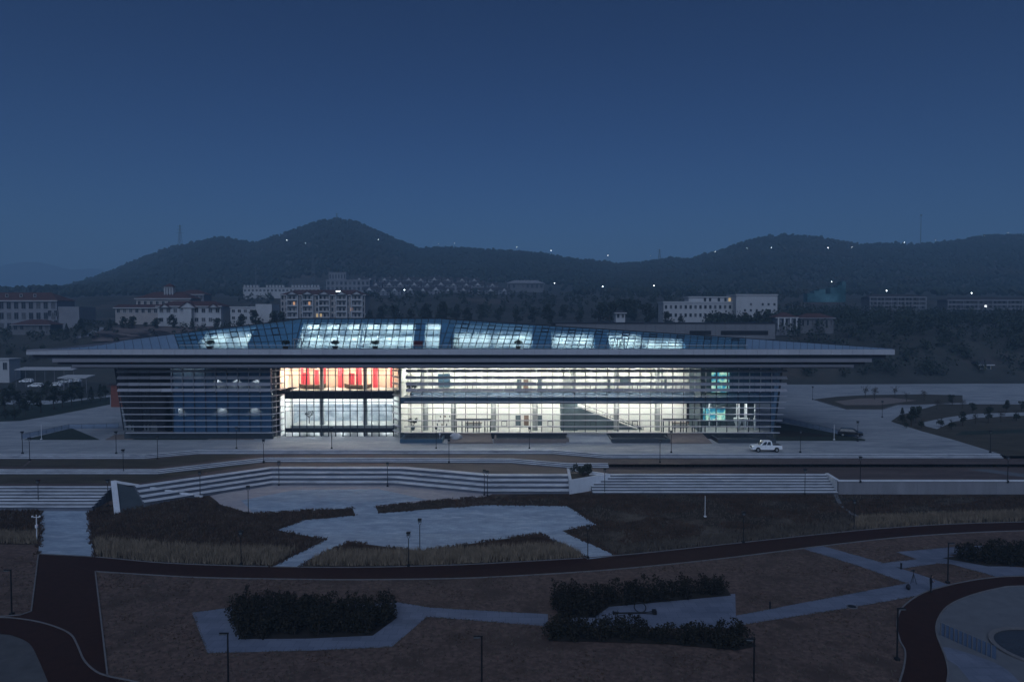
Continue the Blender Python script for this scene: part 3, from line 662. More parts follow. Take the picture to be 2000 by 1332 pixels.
# exhibition bay between the louvered wings: set back, with splayed sides
yb = 143.0; bL0, bL1, bR1, bR0 = fx(531), fx(556, yb), fx(768, yb), fx(781)
MB().box(bL1 - 1.2, bR1 + 1.0, 149.9, 150.3, 9.2, ZTOP).build('exhibition_wall', K['peach'], mu)
MB().box(bL1 - 1.2, bR1 + 1.0, 149.9, 150.3, 0.0, 7.95).build('exhibition_wall', K['intwhite'], mu)
for x, k in ((bL1 - 1.3, 1), (bR1 + .9, 2)):
    MB().box(x, x + .2, 143.5, 149.9, 9.2, ZTOP - .03).build('exhibition_side_wall', K['peach'] if k == 1 else K['intwhite'], mu)
    MB().box(x, x + .2, 143.5, 149.9, 0, 7.94).build('exhibition_side_wall', K['intwhite'], mu)
for u in (628, 713):
    p = py(u, 760, 144.2); MB().box(p.x - .38, p.x + .38, 144.0, 144.8, 0, 7.9).build('column', K['greycol'], mu); MB().tube((p.x, 144.4, 9.2), (p.x, 144.4, ZTOP), .42, n=12).build('column', K['greycol'], mu)
p0, p1 = py(574, 789, 149.7), py(766, 826, 149.7)
MB().box(p0.x, p1.x, 149.6, 149.85, p1.z, p0.z).build('mural', K['mural'], mu)
for k in range(5):
    u = 575 + k * 45
    for Y in (144.9, 147.6):
        LIGHTS.append((fx(u, 146), Y, ZTOP - .14, 2.2, .5, 'litewarm', 'exhibition_light')); LIGHTS.append((fx(u, 146), Y, 7.8, 2.2, .45, 'litecool', 'exhibition_light'))
    LIGHTS.append((fx(u, 146), 146.5, 1.35, 1.6, .25, 'litecool', 'exhibition_light'))
# media corner at the right
p0, p1 = py(1391, 727, 146), py(1423, 734, 146)
def screen_mat():
    m = bpy.data.materials.new('media screen'); m.use_nodes = True; n, l = m.node_tree.nodes, m.node_tree.links; n.clear()
    tc = n.new('ShaderNodeTexCoord'); nz = n.new('ShaderNodeTexNoise'); nz.inputs['Scale'].default_value = .9; nz.inputs['Detail'].default_value = 5
    l.new(tc.outputs['Object'], nz.inputs['Vector']); r = n.new('ShaderNodeValToRGB'); e = r.color_ramp.elements
    e[0].position = .32; e[0].color = (.02, .10, .16, 1); e[1].position = .72; e[1].color = (.9, 1, 1, 1)
    q = e.new(.45); q.color = (.05, .35, .55, 1); q = e.new(.56); q.color = (.45, .85, .62, 1)
    l.new(nz.outputs[0], r.inputs[0]); em = n.new('ShaderNodeEmission'); em.inputs[1].default_value = .95; l.new(r.outputs[0], em.inputs[0])
    o = n.new('ShaderNodeOutputMaterial'); l.new(em.outputs[0], o.inputs[0]); return m
SM = screen_mat()
s0, s1_ = py(1390, 727, 146.5), py(1424, 762, 146.5)
MB().box(s0.x, s1_.x, 146.4, 146.6, Z2 + .5, s0.z).build('media_screen', SM, mu)
s0, s1_ = py(1374, 796, 147), py(1416, 822, 147)
MB().box(s0.x, s1_.x, 146.9, 147.1, s1_.z, s0.z).build('media_screen', SM, mu)
for u, w0, w1 in ((1399, .22, .3), (1441, .95, .4), (1456, .85, .3), (1474, .3, .3), (1385, .2, .2)):
    p = py(u, 830, 143.5); MB().tube((p.x, 143.5, ZG), (p.x, 143.5, ZG + 2.4), w1 * .4, w0, n=12).build('flared_column', K['intwhite'], mu); MB().tube((p.x, 143.5, ZG + 2.4), (p.x, 143.5, Z2 - .92), w0 * .35, n=10).build('column_shaft', K['intwhite'], mu)
for u, Y in ((1392, 142), (1442, 141.8), (1405, 146), (1470, 142), (1425, 145)): LIGHTS.append((fx(u), Y, Z2 - 1.0, 1.2, .3, 'litecool', 'ceiling_light'))
LIGHTS.append((fx(1400), 143, ZTOP - .12, 1.6, .3, 'litecool', 'ceiling_light'))
LIGHTS.append((fx(368, 141), 140.7, ZTOP - .1, 6.0, .12, 'litefill', 'ceiling_light'))  # added fill brightening the pale panel, in place of sky reflected in glass
lm = {}
for x, y, z, sx, sy, m, nm in LIGHTS:
    key = (round(sx, 2), sy, m)
    if key not in lm: lm[key] = MB().box(-sx / 2, sx / 2, -sy / 2, sy / 2, -.03, .03).mesh('light_panel', K[m])
    lo_ = put(nm, lm[key], mu, loc=(x, y, z))
    if nm == 'attic_light':
        hk = ('housing', round(sx, 2), sy)
        if hk not in lm: lm[hk] = MB().add([(-sx / 2 - .05, -sy / 2 - .12, -.10), (sx / 2 + .05, -sy / 2 - .12, -.10), (sx / 2 + .05, -sy / 2 - .10, -.10), (-sx / 2 - .05, -sy / 2 - .10, -.10), (-sx / 2 - .05, -sy / 2 - .12, .06), (sx / 2 + .05, -sy / 2 - .12, .06), (sx / 2 + .05, -sy / 2 - .10, .06), (-sx / 2 - .05, -sy / 2 - .10, .06)], [(0, 3, 2, 1), (4, 5, 6, 7), (0, 1, 5, 4), (1, 2, 6, 5), (2, 3, 7, 6), (3, 0, 4, 7)]).box(-sx / 2 - .05, sx / 2 + .05, -sy / 2 - .12, sy / 2 + .1, .062, .1).mesh('housing', K['intwhite'])
        put('housing', lm[hk], lo_, local=True)
# left blue wing: blue wall close behind the glass with scalloped downlights
xw0, xw1 = fx(336), fx(530)
MB().box(xw0, xw1, 142.4, 142.8, 0, ZTOP).build('wing_wall', K['bgrey'], mu)
for v0, v1 in ((762, 798), (813.5, 843)):      # opaque blue bands right behind the glass
    MB().box(xw0 + .05, xw1 - .05, 140.25, 140.4, fz(v1), fz(v0)).build('blue_band', K['bluewall'], mu)
    MB().box(xw0 + .1, xw1 - .2, 140.42, 142.35, fz(v0 + 1) - .2, fz(v0 + 1)).build('floor_edge', K['spandrel'], mu)
MB().box(fx(412), xw1 - .05, 140.25, 140.4, fz(742), ZTOP).build('blue_band', K['spandrel'], mu)
MB().box(fx(330), fx(410), 141.0, 141.2, fz(757), fz(722)).build('pale_panel', K['bwhite'], mu)
for u, v in ((348, 795), (433, 795), (497, 795), (425, 741), (462, 741), (500, 741)):
    p = py(u, v, 142.2); sp = bpy.data.lights.new('wall_washer', 'SPOT'); sp.energy = 260; sp.spot_size = R(104); sp.spot_blend = .4; sp.color = (1, .86, .74); sp.shadow_soft_size = .1
    o = bpy.data.objects.new('wall_washer', sp); COL.objects.link(o); o.location = (p.x, 141.75, p.z + .2); o.rotation_euler = (R(18), 0, 0); o.parent = mu; o.matrix_parent_inverse = wm(mu).inverted()
# open lattice corner at the far left: leaning dark piers, slanted glazing bars
def lean(u0, u1, v0=718, v1=842, dx=14, Y=YF + .6):   # leaning pier, dx = how far its foot steps inwards (px)
    a_, b_ = py(u0, v0, Y), py(u1, v0, Y); c_, d_ = py(u1 + dx, v1, Y), py(u0 + dx, v1, Y)
    return [a_, b_, c_, d_]
for u0, u1, dx in ((320, 336, 3), (292, 322, 16), (252, 266, 10)):
    MB().prism(lean(u0, u1, dx=dx), (0, 1.0, 0)).build('leaning_pier', K['darkpanel'], mu)
for k, (u, dx) in enumerate(((224, 18), (232, 17), (242, 16), (270, 8), (279, 7), (287, 6))):
    MB().bar(py(u, 718, YF + .5), py(u + dx, 840, YF + .5), .16, .16, (0, 1, 0)).build('lattice_bar', K['mullion'], mu)
for v in range(735, 840, 9):
    MB().bar(py(226 + (v - 718) * .14, v, YF + .55), py(291, v, YF + .55), .09, .09).build('lattice_bar', K['mullion'], mu)
pts = [py(224, 718, YF + .7), py(320, 718, YF + .7), py(330, 840, YF + .7), py(241, 840, YF + .7)]
MB().prism(pts, (0, .03, 0)).build('corner_pane', K['railglass'] if False else K['glass'], mu)
MB().prism([py(224, 718, 158), py(330, 718, 158), py(330, 838, 158), py(248, 838, 158)], (0, .4, 0)).build('corner_wall', K['darkpanel'], mu)

# facade panes and mullions
def grid(us_, v0, v1, Y, m, nm='pane'):
    z1, z0 = fz(v0, Y), fz(v1, Y)
    for a0, b0 in zip(us_, us_[1:]):
        xa_, xb_ = fx(a0, Y) + .04, fx(b0, Y) - .04
        MB().box(xa_, xb_, Y, Y + .03, z0, z1).build(nm, m, mu)
rU = [781 + i * (1506 - 781) / 34 for i in range(35)]
lit = [u for u in rU if u < 1440]; drk = [u for u in rU if u >= lit[-1] - .1]
grid(lit, 717.5, 776, YF, K['glass']); grid(lit, 788, 845, YF, K['glass'])
grid(drk, 717.5, 776, YF, K['blueglass']); grid(drk, 788, 845, YF, K['glass'])
grid(rU, 776, 788, YF, K['spandrel'], 'spandrel_panel')
for i, u in enumerate(rU):
    k = max(0, (u - 1500) / 26); xo = fx(u)
    MB().bar((xo - .0, YF - .05, fz(846)), (xo, YF - .05, ZTOP), .11, .22, (0, 1, 0)).build('mullion', K['mullion'], mu)
MB().prism([py(1506.5, 717.5, YF), py(1527, 717.5, YF), py(1511, 845, YF), py(1506.5, 845, YF)], (0, .03, 0)).build('pane', K['blueglass'], mu)
MB().bar(py(1527.5, 717.5, YF), py(1511.5, 846, YF), .3, .3, (0, 1, 0)).build('corner_mullion', K['mullion'], mu)
MB().hexa([py(1527.5, 717.5, YF + .1), py(1527.5, 717.5, 176), py(1500, 717.5, 176), py(1500, 717.5, YF + .1)], [py(1511.5, 858, YF + .1), Vector((fx(1511.5), 176, 0)), Vector((fx(1490), 176, 0)), py(1490, 858, YF + .1)]).build('end_wall', K['darkpanel'], mu) if False else None
lU = [336 + i * (530 - 336) / 9 for i in range(10)]
grid(lU, 717.5, 844, YF, K['blueglass'])
for u in lU: MB().bar((fx(u), YF - .05, fz(845)), (fx(u), YF - .05, ZTOP), .11, .22, (0, 1, 0)).build('mullion', K['mullion'], mu)
bU = [556 + i * (768 - 556) / 15 for i in range(16)]
for v0, v1 in ((717.5, 765), (779, 836), (844, 859)): grid(bU, v0, v1, yb, K['glass'])
for u in bU: MB().bar((fx(u, yb), yb - .05, 0), (fx(u, yb), yb - .05, ZTOP), .13, .22, (0, 1, 0)).build('mullion', K['mullion'], mu)
for v0, v1 in ((765, 779), (836, 844)): MB().box(bL1, bR1, yb - .08, yb + .15, fz(v1, yb), fz(v0, yb)).build('spandrel_band', K['darkpanel'], mu)
for v in (723.5, 733, 785, 794, 802): MB().box(bL1, bR1, yb - .1, yb + .02, fz(v, yb) - .06, fz(v, yb) + .06).build('transom', K['mullion'], mu)
for v in (722, 747, 788, 797, 809, 821): MB().box(fx(781), fx(1520), YF - .02, YF + .06, fz(v) - .04, fz(v) + .04).build('transom', K['mullion'], mu)
# splayed returns of the bay
for (x0, y0, x1, y1) in ((bL0, YF, bL1, yb), (bR1, yb, bR0, YF)):
    MB().hexa([(x0, y0, 0), (x1, y1, 0), (x1, y1 + .05, 0), (x0, y0 + .05, 0)], [(x0, y0, ZTOP), (x1, y1, ZTOP), (x1, y1 + .05, ZTOP), (x0, y0 + .05, ZTOP)]).build('return_pane', K['glass'], mu)
# entrance screens with heavier frames
for u0, u1 in ((891, 958), (1296, 1364)):
    xa_, xb_ = fx(u0), fx(u1); zt = fz(820); aa = MB()
    aa.box(xa_ - .1, xb_ + .1, YF - .3, YF - .08, zt, zt + .28)
    for k in range(7):
        x = lerp(xa_, xb_, k / 6); aa.box(x - .09, x + .09, YF - .3, YF - .08, ZG - .2, zt)
    aa.build('entrance_screen', K['mullion'], mu)
# opening sashes with dark frames
for u, v0, v1 in [(u, 822.5, 832) for u in (985, 1075, 1158, 1240, 1388, 1402, 1463)] + [(u, 751.5, 760) for u in (918, 993, 1073, 1158, 1240, 1325)]:
    a_, b_ = py(u - 5, v0, YF - .1), py(u + 5, v1, YF - .1); aa = MB()
    for p_, q_ in (((a_.x, a_.z), (b_.x, a_.z)), ((a_.x, b_.z), (b_.x, b_.z)), ((a_.x, a_.z), (a_.x, b_.z)), ((b_.x, a_.z), (b_.x, b_.z))): aa.bar((p_[0], YF - .17, p_[1]), (q_[0], YF - .17, q_[1]), .11, .11, (0, 1, 0))
    aa.build('window_sash', K['mullion'], mu)
# louvers: the four upper rows are single tilted blades between the fins, the lower rows run through
BL = {}
def blade(L):
    k = round(L, 2)
    if k not in BL: BL[k] = MB().add([(-L / 2, -.26, -.27), (L / 2, -.26, -.27), (L / 2, .22, .22), (-L / 2, .22, .22), (-L / 2, -.26, -.21), (L / 2, -.26, -.21), (L / 2, .18, .27), (-L / 2, .18, .27)],
                                     [(0, 3, 2, 1), (4, 5, 6, 7), (0, 1, 5, 4), (1, 2, 6, 5), (2, 3, 7, 6), (3, 0, 4, 7)]).mesh('louver', K['louver'])
    return BL[k]
YL = YF - .75
rows_u = (724.6, 737.4, 750.2, 761.8)
for v in rows_u:
    for (ua, ub, n) in ((228, 528, 14), (792, 1538, 35)):
        for k in range(n):
            a0, b0 = ua + (ub - ua) * k / n, ua + (ub - ua) * (k + 1) / n
            x0, x1 = fx(a0, YL) + .03, fx(b0, YL) - .03
            tl = rnd.choice((0, 0, 0, 6, -6, 10)) if a0 < 530 else rnd.choice((0, 0, 0, 3, -3))
            put('louver', blade(x1 - x0), mu, loc=((x0 + x1) / 2, YL, fz(v, YL)), rot=(R(tl), 0, 0))
for i, v in enumerate((773.5, 785, 796.5, 809, 821, 833, 845)):
    z = fz(v, YL); sh = i * 2.2
    for (ua, ub) in ((231 + sh, 531), (789, 1537 - sh)):
        MB().box(fx(ua, YL), fx(ub, YL), YL - .3, YL + .2, z - .07, z + .07).build('louver', K['louver'], mu)
for v in rows_u + (773.5, 785, 796.5, 809, 821, 833, 845):   # blades turning into the bay
    z = fz(v, YL)
    for (x0, y0, x1, y1) in ((bL0 + .15, YL - .2, bL1 - .1, yb - .6), (bR1 + .1, yb - .6, bR0 - .1, YL - .2)):
        th = .1 if v < 770 else .06
        MB().bar((x0, y0, z), (x1, y1, z), .55, th * 2).build('louver', K['louver'], mu)
for us_ in (rU[1:], lU):
    for u in us_: MB().box(fx(u) - .03, fx(u) + .03, YL + .1, YF - .1, fz(766), ZTOP).build('fin', K['louver'], mu)
# plinth, ramps and light wells in front
MB().box(fx(781), fx(1512), YF + .02, YF + .5, 0, ZG - .01).build('plinth', K['stoneplinth'], mu)
MB().box(fx(240), fx(531), YF + .02, YF + .5, 0, fz(844)).build('plinth', K['stoneplinth'], mu)
def ramp(u0, u1, m, nm):
    xa_, xb_ = fx(u0), fx(u1)
    MB().hexa([(xa_ - .6, 134.6, 0.01), (xb_ + .6, 134.6, 0.01), (xb_, YF - .02, 0.01), (xa_, YF - .02, 0.01)],
              [(xa_ - .6, 134.6, 0.05), (xb_ + .6, 134.6, 0.05), (xb_, YF - .02, ZG - .05), (xa_, YF - .02, ZG - .05)]).build(nm, m, mu)
ramp(1108, 1184, K['plaza'], 'entrance_ramp'); ramp(1304, 1372, K['brownpave'], 'entrance_ramp'); ramp(884, 958, K['brownpave'], 'entrance_ramp')
for u0, u1, m in ((788, 868, 'spandrel'), (966, 1108, 'brownpave'), (1188, 1300, 'stoneplinth'), (1390, 1500, 'stoneplinth')):
    xa_, xb_ = fx(u0), fx(u1); h = .75
    MB().box(xa_, xb_, 135.2, 135.5, 0, h).build('planter_wall', K[m], mu); MB().box(xa_, xa_ + .3, 135.5, YF, 0, h + .004).build('planter_wall', K[m], mu); MB().box(xb_ - .3, xb_, 135.5, YF, 0, h + .004).build('planter_wall', K[m], mu)
    MB().box(xa_ + .3, xb_ - .3, 135.5, YF - .02, 0.0, .25).build('planter_soil', K['stoneplinth'], mu)
    MB().box(xa_, xb_, 135.32, 135.36, h, h + .9).build('planter_glass', K['railglass'] if False else K['glass'], mu)
# terrace on the roof: railing
MB().box(fx(350, 134.6), fx(1460, 134.6), 134.6, 134.65, ZT + .03, ZT + .75).build('roof_balustrade', K['glass'], mu)
MB().box(fx(350, 134.6), fx(1460, 134.6), 134.58, 134.67, ZT + .75, ZT + .8).build('roof_handrail', K['whitemetal'], mu)
# rear block rising behind the right wing
rb = thing('rear_block', 'low grey flat block with a dark window strip behind the museum roof', 'building', (fx(1300, 200), 200, 0))
p0, p1 = py(1085, 632, 200), py(1514, 632, 200)
n = 22
for k in range(n):
    x0, x1 = lerp(p0.x, p1.x, k / n), lerp(p0.x, p1.x, (k + 1) / n); MB().box(x0 + .02, x1 - .02, 199.8, 200, ZT, p0.z).build('wall_panel', K['rearblock'], rb)
MB().box(p0.x, p1.x, 200.02, 218, 0, p0.z - .3).build('body', K['darkpanel'], rb)
MB().box(p0.x - .3, p1.x + .3, 199.6, 218.3, p0.z + .003, p0.z + .25).build('coping', K['mullion'], rb)
for u0, u1 in ((1347, 1389), (1408, 1500)):
    w0, w1 = py(u0, 646, 199.7), py(u1, 654, 199.7); MB().box(w0.x, w1.x, 199.68, 199.79, w1.z, w0.z).build('window_strip', K['pane'], rb)

# ------------------------------------------------------------------ sheets round the museum
sheet('green_lawn', ppz([(1512, 824), (1560, 832), (1690, 858), (1690, 861), (1510, 861)], 0), .008, K['greenlawn'], z=0)
sheet('lawn_bed', ppz([(1520, 838), (1580, 845), (1640, 853), (1520, 853)], 0), .014, K['soil'], z=0)
sheet('green_lawn', ppz([(45, 859), (140, 836), (196, 859)], 0), .008, K['greenlawn'], z=0)
sheet('brown_forecourt', ppz([(205, 859), (225, 848), (290, 848), (255, 859)], 0), .010, K['brownpave'], z=0)
sheet('green_lawn', ppz([(255, 859), (285, 852), (430, 852), (402, 859)], 0), .012, K['greenlawn'], z=0)
sheet('brown_forecourt', ppz([(405, 859), (432, 852), (500, 852), (495, 859)], 0), .010, K['brownpave'], z=0)
isl = sheet('planted_island', ppz([(1588, 780), (1640, 774), (1700, 771), (1800, 770), (1880, 772), (1880, 787), (1790, 791), (1752, 791), (1723, 800), (1655, 800)], 0), .010, K['terracegrass'], z=0)
kerb(isl, ppz([(1588, 780), (1655, 800), (1723, 800), (1752, 791), (1790, 791), (1880, 787)], 0), .3, .15, z=0)
sheet('island_sand', ppz([(1630, 784), (1680, 778), (1740, 777), (1790, 782), (1720, 791), (1650, 791)], 0), .016, K['brownpave'], z=0)
sheet('side_lawn', [tuple(p[:2]) for p in ppz([(1965, 890), (1860, 858), (1800, 842), (1740, 823), (1755, 812), (1835, 789), (2100, 790), (2700, 790), (2700, 890)], 0)], -.008, K['terracegrass'], z=0)
sheet('side_walk', ppz([(1795, 826), (1850, 815), (1900, 808), (2010, 805), (2200, 803), (2200, 808), (2010, 811), (1910, 816), (1860, 824), (1830, 838), (1810, 833)], 0), .006, K['plaza'], z=0)
sheet('side_lawn_strip', ppz([(1865, 850), (2200, 838), (2200, 832), (1880, 842)], 0), .010, K['greenlawn'], z=0)
sheet('rear_road', ppz([(1530, 757), (1600, 751), (2200, 748), (2200, 756), (1700, 760), (1640, 766), (1560, 772)], 0), .008, K['plaza'], z=0)
sheet('rear_verge', ppz([(-200, 790), (90, 790), (215, 775), (215, 790), (100, 812), (40, 822), (-200, 830)], 0), .008, K['greenlawn'], z=0)
sheet('car_park', ppz([(-200, 735), (215, 735), (225, 770), (130, 782), (-200, 782)], 0), .006, K['ground'], z=0)
# low dark planting strip on the right terrace
def tufts(name, gen, n, h, w, m, seed, lean_=.35, **kw):
    r = random.Random(seed); a = MB(); c = 0
    while c < n:
        p = gen(r)
        if p is None: continue
        c += 1; hh = h * r.uniform(.6, 1.25)
        for k in range(3):
            t = r.uniform(0, math.pi); dx, dy = math.cos(t) * w, math.sin(t) * w
            lx, ly = r.uniform(-1, 1) * lean_ * hh, r.uniform(-1, 1) * lean_ * hh
            ox, oy = r.uniform(-1, 1) * w, r.uniform(-1, 1) * w
            a.add([(p[0] + ox - dx, p[1] + oy - dy, p[2] - .02), (p[0] + ox + dx, p[1] + oy + dy, p[2] - .02), (p[0] + ox + lx, p[1] + oy + ly, p[2] + hh)], [(0, 1, 2)])
    return a.build(name, m, fix=False, kind='stuff', **kw)
def inpoly(x, y, P):
    c = False; j = len(P) - 1
    for i in range(len(P)):
        if (P[i][1] > y) != (P[j][1] > y) and x < (P[j][0] - P[i][0]) * (y - P[i][1]) / (P[j][1] - P[i][1]) + P[i][0]: c = not c
        j = i
    return c
def ingen(px, test=None):
    us_ = [p[0] for p in px]; vs_ = [p[1] for p in px]
    W = ppt(px); X = [p.x for p in W]; Yv = [p.y for p in W]
    Pw = [(p.x, p.y) for p in W]
    def g(r):
        x, y = r.uniform(min(X), max(X)), r.uniform(min(Yv), max(Yv))
        if not inpoly(x, y, Pw): return None
        p = (x, y, tz(y))
        if test and not test(p, r): return None
        return p
    return g
def toppath_y(x):                            # distance of the loop path's far edge at x
    return interp(TPW, x)
TPW = sorted([(p.x, p.y) for p in ppt(top_e)])
G1 = [(178, 995), (225, 988), (392, 972), (425, 985), (490, 1004), (686, 994), (690, 1005), (590, 1014), (538, 1035), (628, 1053), (530, 1104), (400, 1101), (300, 1096), (190, 1087)]
G2 = [(600, 1104), (684, 1062), (820, 1080), (1055, 1046), (1140, 1089), (1000, 1096), (870, 1102), (700, 1105)]
G3 = [(748, 1001), (740, 992), (950, 972), (1110, 966), (1640, 967), (2080, 972), (2080, 1015), (1850, 1023), (1700, 1033), (1540, 1049), (1400, 1063), (1210, 1083), (1106, 1037), (1174, 1025), (1112, 986), (948, 984)]
G4 = [(-60, 996), (76, 996), (72, 1062), (-60, 1059)]
near = lambda d: (lambda p, r: p[1] - toppath_y(p[0]) < d * r.uniform(.75, 1.1))
far_ = lambda d: (lambda p, r: p[1] - toppath_y(p[0]) > d * r.uniform(.85, 1.1))
tufts('tall_dry_grass', ingen(G1, near(5.2)), 3800, .95, .055, K['tallgrass'], 1)
tufts('tall_dry_grass', ingen(G2, near(4.6)), 4200, .90, .055, K['tallgrass'], 2)
tufts('dry_grass', ingen(G3, near(3.8)), 5200, .5, .05, K['midgrass'], 3)
tufts('tall_dry_grass', ingen([(1680, 1012), (2080, 1000), (2080, 1015), (1850, 1023), (1700, 1033), (1660, 1034)]), 3200, .75, .055, K['tallgrass'], 4)
tufts('dark_heather', ingen(G1, far_(4.6)), 13000, .30, .05, K['darkgrass'], 5)
tufts('bleached_grass', ingen(G1, far_(4.6)), 1500, .34, .05, K['midgrass'], 25)
tufts('dark_heather', ingen(G2, far_(4.0)), 5500, .32, .05, K['darkgrass'], 6)
tufts('dark_heather', ingen(G3, lambda p, r: noise.noise(Vector((p[0] * .13, p[1] * .22, 3))) > -.12 and p[1] - toppath_y(p[0]) > 2.5), 15000, .28, .05, K['darkgrass'], 7)
tufts('bleached_grass', ingen(G3, lambda p, r: noise.noise(Vector((p[0] * .13, p[1] * .22, 3))) < .0), 2500, .28, .05, K['midgrass'], 8)
tufts('dark_heather', ingen(G4, lambda p, r: p[1] > 90.5), 1900, .42, .06, K['darkgrass'], 9)
tufts('dry_grass', ingen(G4, lambda p, r: p[1] < 91.5), 1000, .8, .055, K['tallgrass'], 10)
def lawngen(r):
    y = 42 + 45 * r.random() ** .7; u = r.uniform(-20, 2020); x = (u - 1000) / F * y
    v = VH + (ZC + 4.2) * F / y
    return (x, y, -4.2)
LAWNP = [ppt(P) for P in ([(-20, 1100), (72, 1100), (60, 1192), (-20, 1204)],)]
def okl(px):
    W = [(p.x, p.y) for p in ppt(px)]; return W
BLK = [okl(P) for P in ([(375, 1190), (450, 1180), (780, 1172), (840, 1184), (1070, 1196), (1070, 1226), (838, 1207), (768, 1266), (610, 1273), (400, 1278)], [(1060, 1120), (1440, 1115), (1440, 1200), (1490, 1230), (1490, 1280), (1060, 1260)],
        [(1565, 1072), (1610, 1064), (1725, 1096), (1800, 1120), (1860, 1141), (1815, 1157), (1772, 1142), (1676, 1108)], [(1438, 1198), (1500, 1187), (1640, 1160), (1775, 1136), (1818, 1153), (1792, 1168), (1640, 1193), (1500, 1215), (1438, 1226)],
        [(1715, 1101), (1785, 1092), (1745, 1077), (1850, 1066), (2060, 1060), (2060, 1126), (1945, 1128), (1860, 1106), (1832, 1103), (1765, 1113)])]
BLK.append([(p.x, p.y) for p in ppt(top_e) + ppt(bot_e[::-1])]); BLK.append([(p.x, p.y) for p in ppt(out_e) + ppt([(2300, 1395)])])
BLK.append([(p.x, p.y) for p in ppt([(75, 1060), (186, 1114), (213, 1330), (260, 1400), (-120, 1410), (-120, 1199), (0, 1203), (40, 1200), (61, 1193)])])
def lg(r):
    p = lawngen(r)
    if p[1] > toppath_y(p[0]) - 1.5 and p[1] > 74: 
        if any(inpoly(p[0], p[1], [(q.x, q.y) for q in ppt(g_)]) for g_ in ()): return None
        if p[1] > toppath_y(p[0]) - .4: return None
    for B_ in BLK:
        if inpoly(p[0], p[1], B_): return None
    return p
tufts('lawn_tussocks', lg, 9000, .10, .05, K['midgrass'], 11, .9)
tufts('lawn_weeds', lambda r: (lambda p: p if p and noise.noise(Vector((p[0] * .25, p[1] * .25, 9))) > .28 else None)(lg(r)), 1200, .10, .06, K['darkgrass'], 12, 1.2)
EDGES = [ppt(P) for P in ([(375, 1196), (450, 1186)], [(375, 1196), (405, 1275)], [(405, 1275), (610, 1270), (765, 1263), (834, 1204), (1070, 1223)], [(780, 1176), (840, 1186), (1070, 1199)], [(1438, 1202), (1500, 1190), (1640, 1163), (1775, 1138)], [(1790, 1164), (1640, 1190), (1500, 1212), (1438, 1222)],
         [(1570, 1072), (1680, 1106), (1775, 1140)], [(1607, 1066), (1722, 1098)], [(1800, 1123), (1852, 1141)], [(1765, 1110), (1832, 1100), (1860, 1102), (1945, 1126)], [(1718, 1100), (1790, 1092), (1750, 1078), (1850, 1069)])]
EDG2 = [ppt(P) for P in ([(542, 1035), (590, 1016), (694, 1006)], [(740, 1002), (948, 986), (1108, 988), (1167, 1025), (1098, 1036), (1205, 1085)], [(1148, 1092), (1055, 1042), (820, 1076), (680, 1058), (585, 1107)], [(530, 1107), (637, 1053), (542, 1035)], [(173, 991), (184, 1088)], [(80, 991), (75, 1083)], [(490, 1003), (690, 992)], [(733, 990), (950, 970)])]
def edgegen(E_, w):
    segs = [(a_, b_) for L_ in E_ for a_, b_ in zip(L_, L_[1:])]; ws = [(b_ - a_).length for a_, b_ in segs]
    def g(r):
        a_, b_ = r.choices(segs, ws)[0]; p = lerp(a_, b_, r.random()); d = r.gauss(0, w)
        if noise.noise(Vector((p.x * .5, p.y * .5, 5))) < r.uniform(-.5, .25): return None
        return (p.x + d, p.y + r.gauss(0, w), tz(p.y) + .01)
    return g
tufts('edge_grass', edgegen(EDGES, .10), 2400, .07, .03, K['midgrass'], 21, .9)
tufts('edge_grass', edgegen(EDG2, .18), 3000, .28, .05, K['darkgrass'], 22, .7)
def stripgen(r):
    u = r.uniform(1189, 2080); v = r.uniform(905, 912); p = pz(u, v, -1.2); return (p.x, p.y, -1.2)
tufts('low_dark_planting', stripgen, 6000, .55, .10, K['hedge2'], 13, .5)

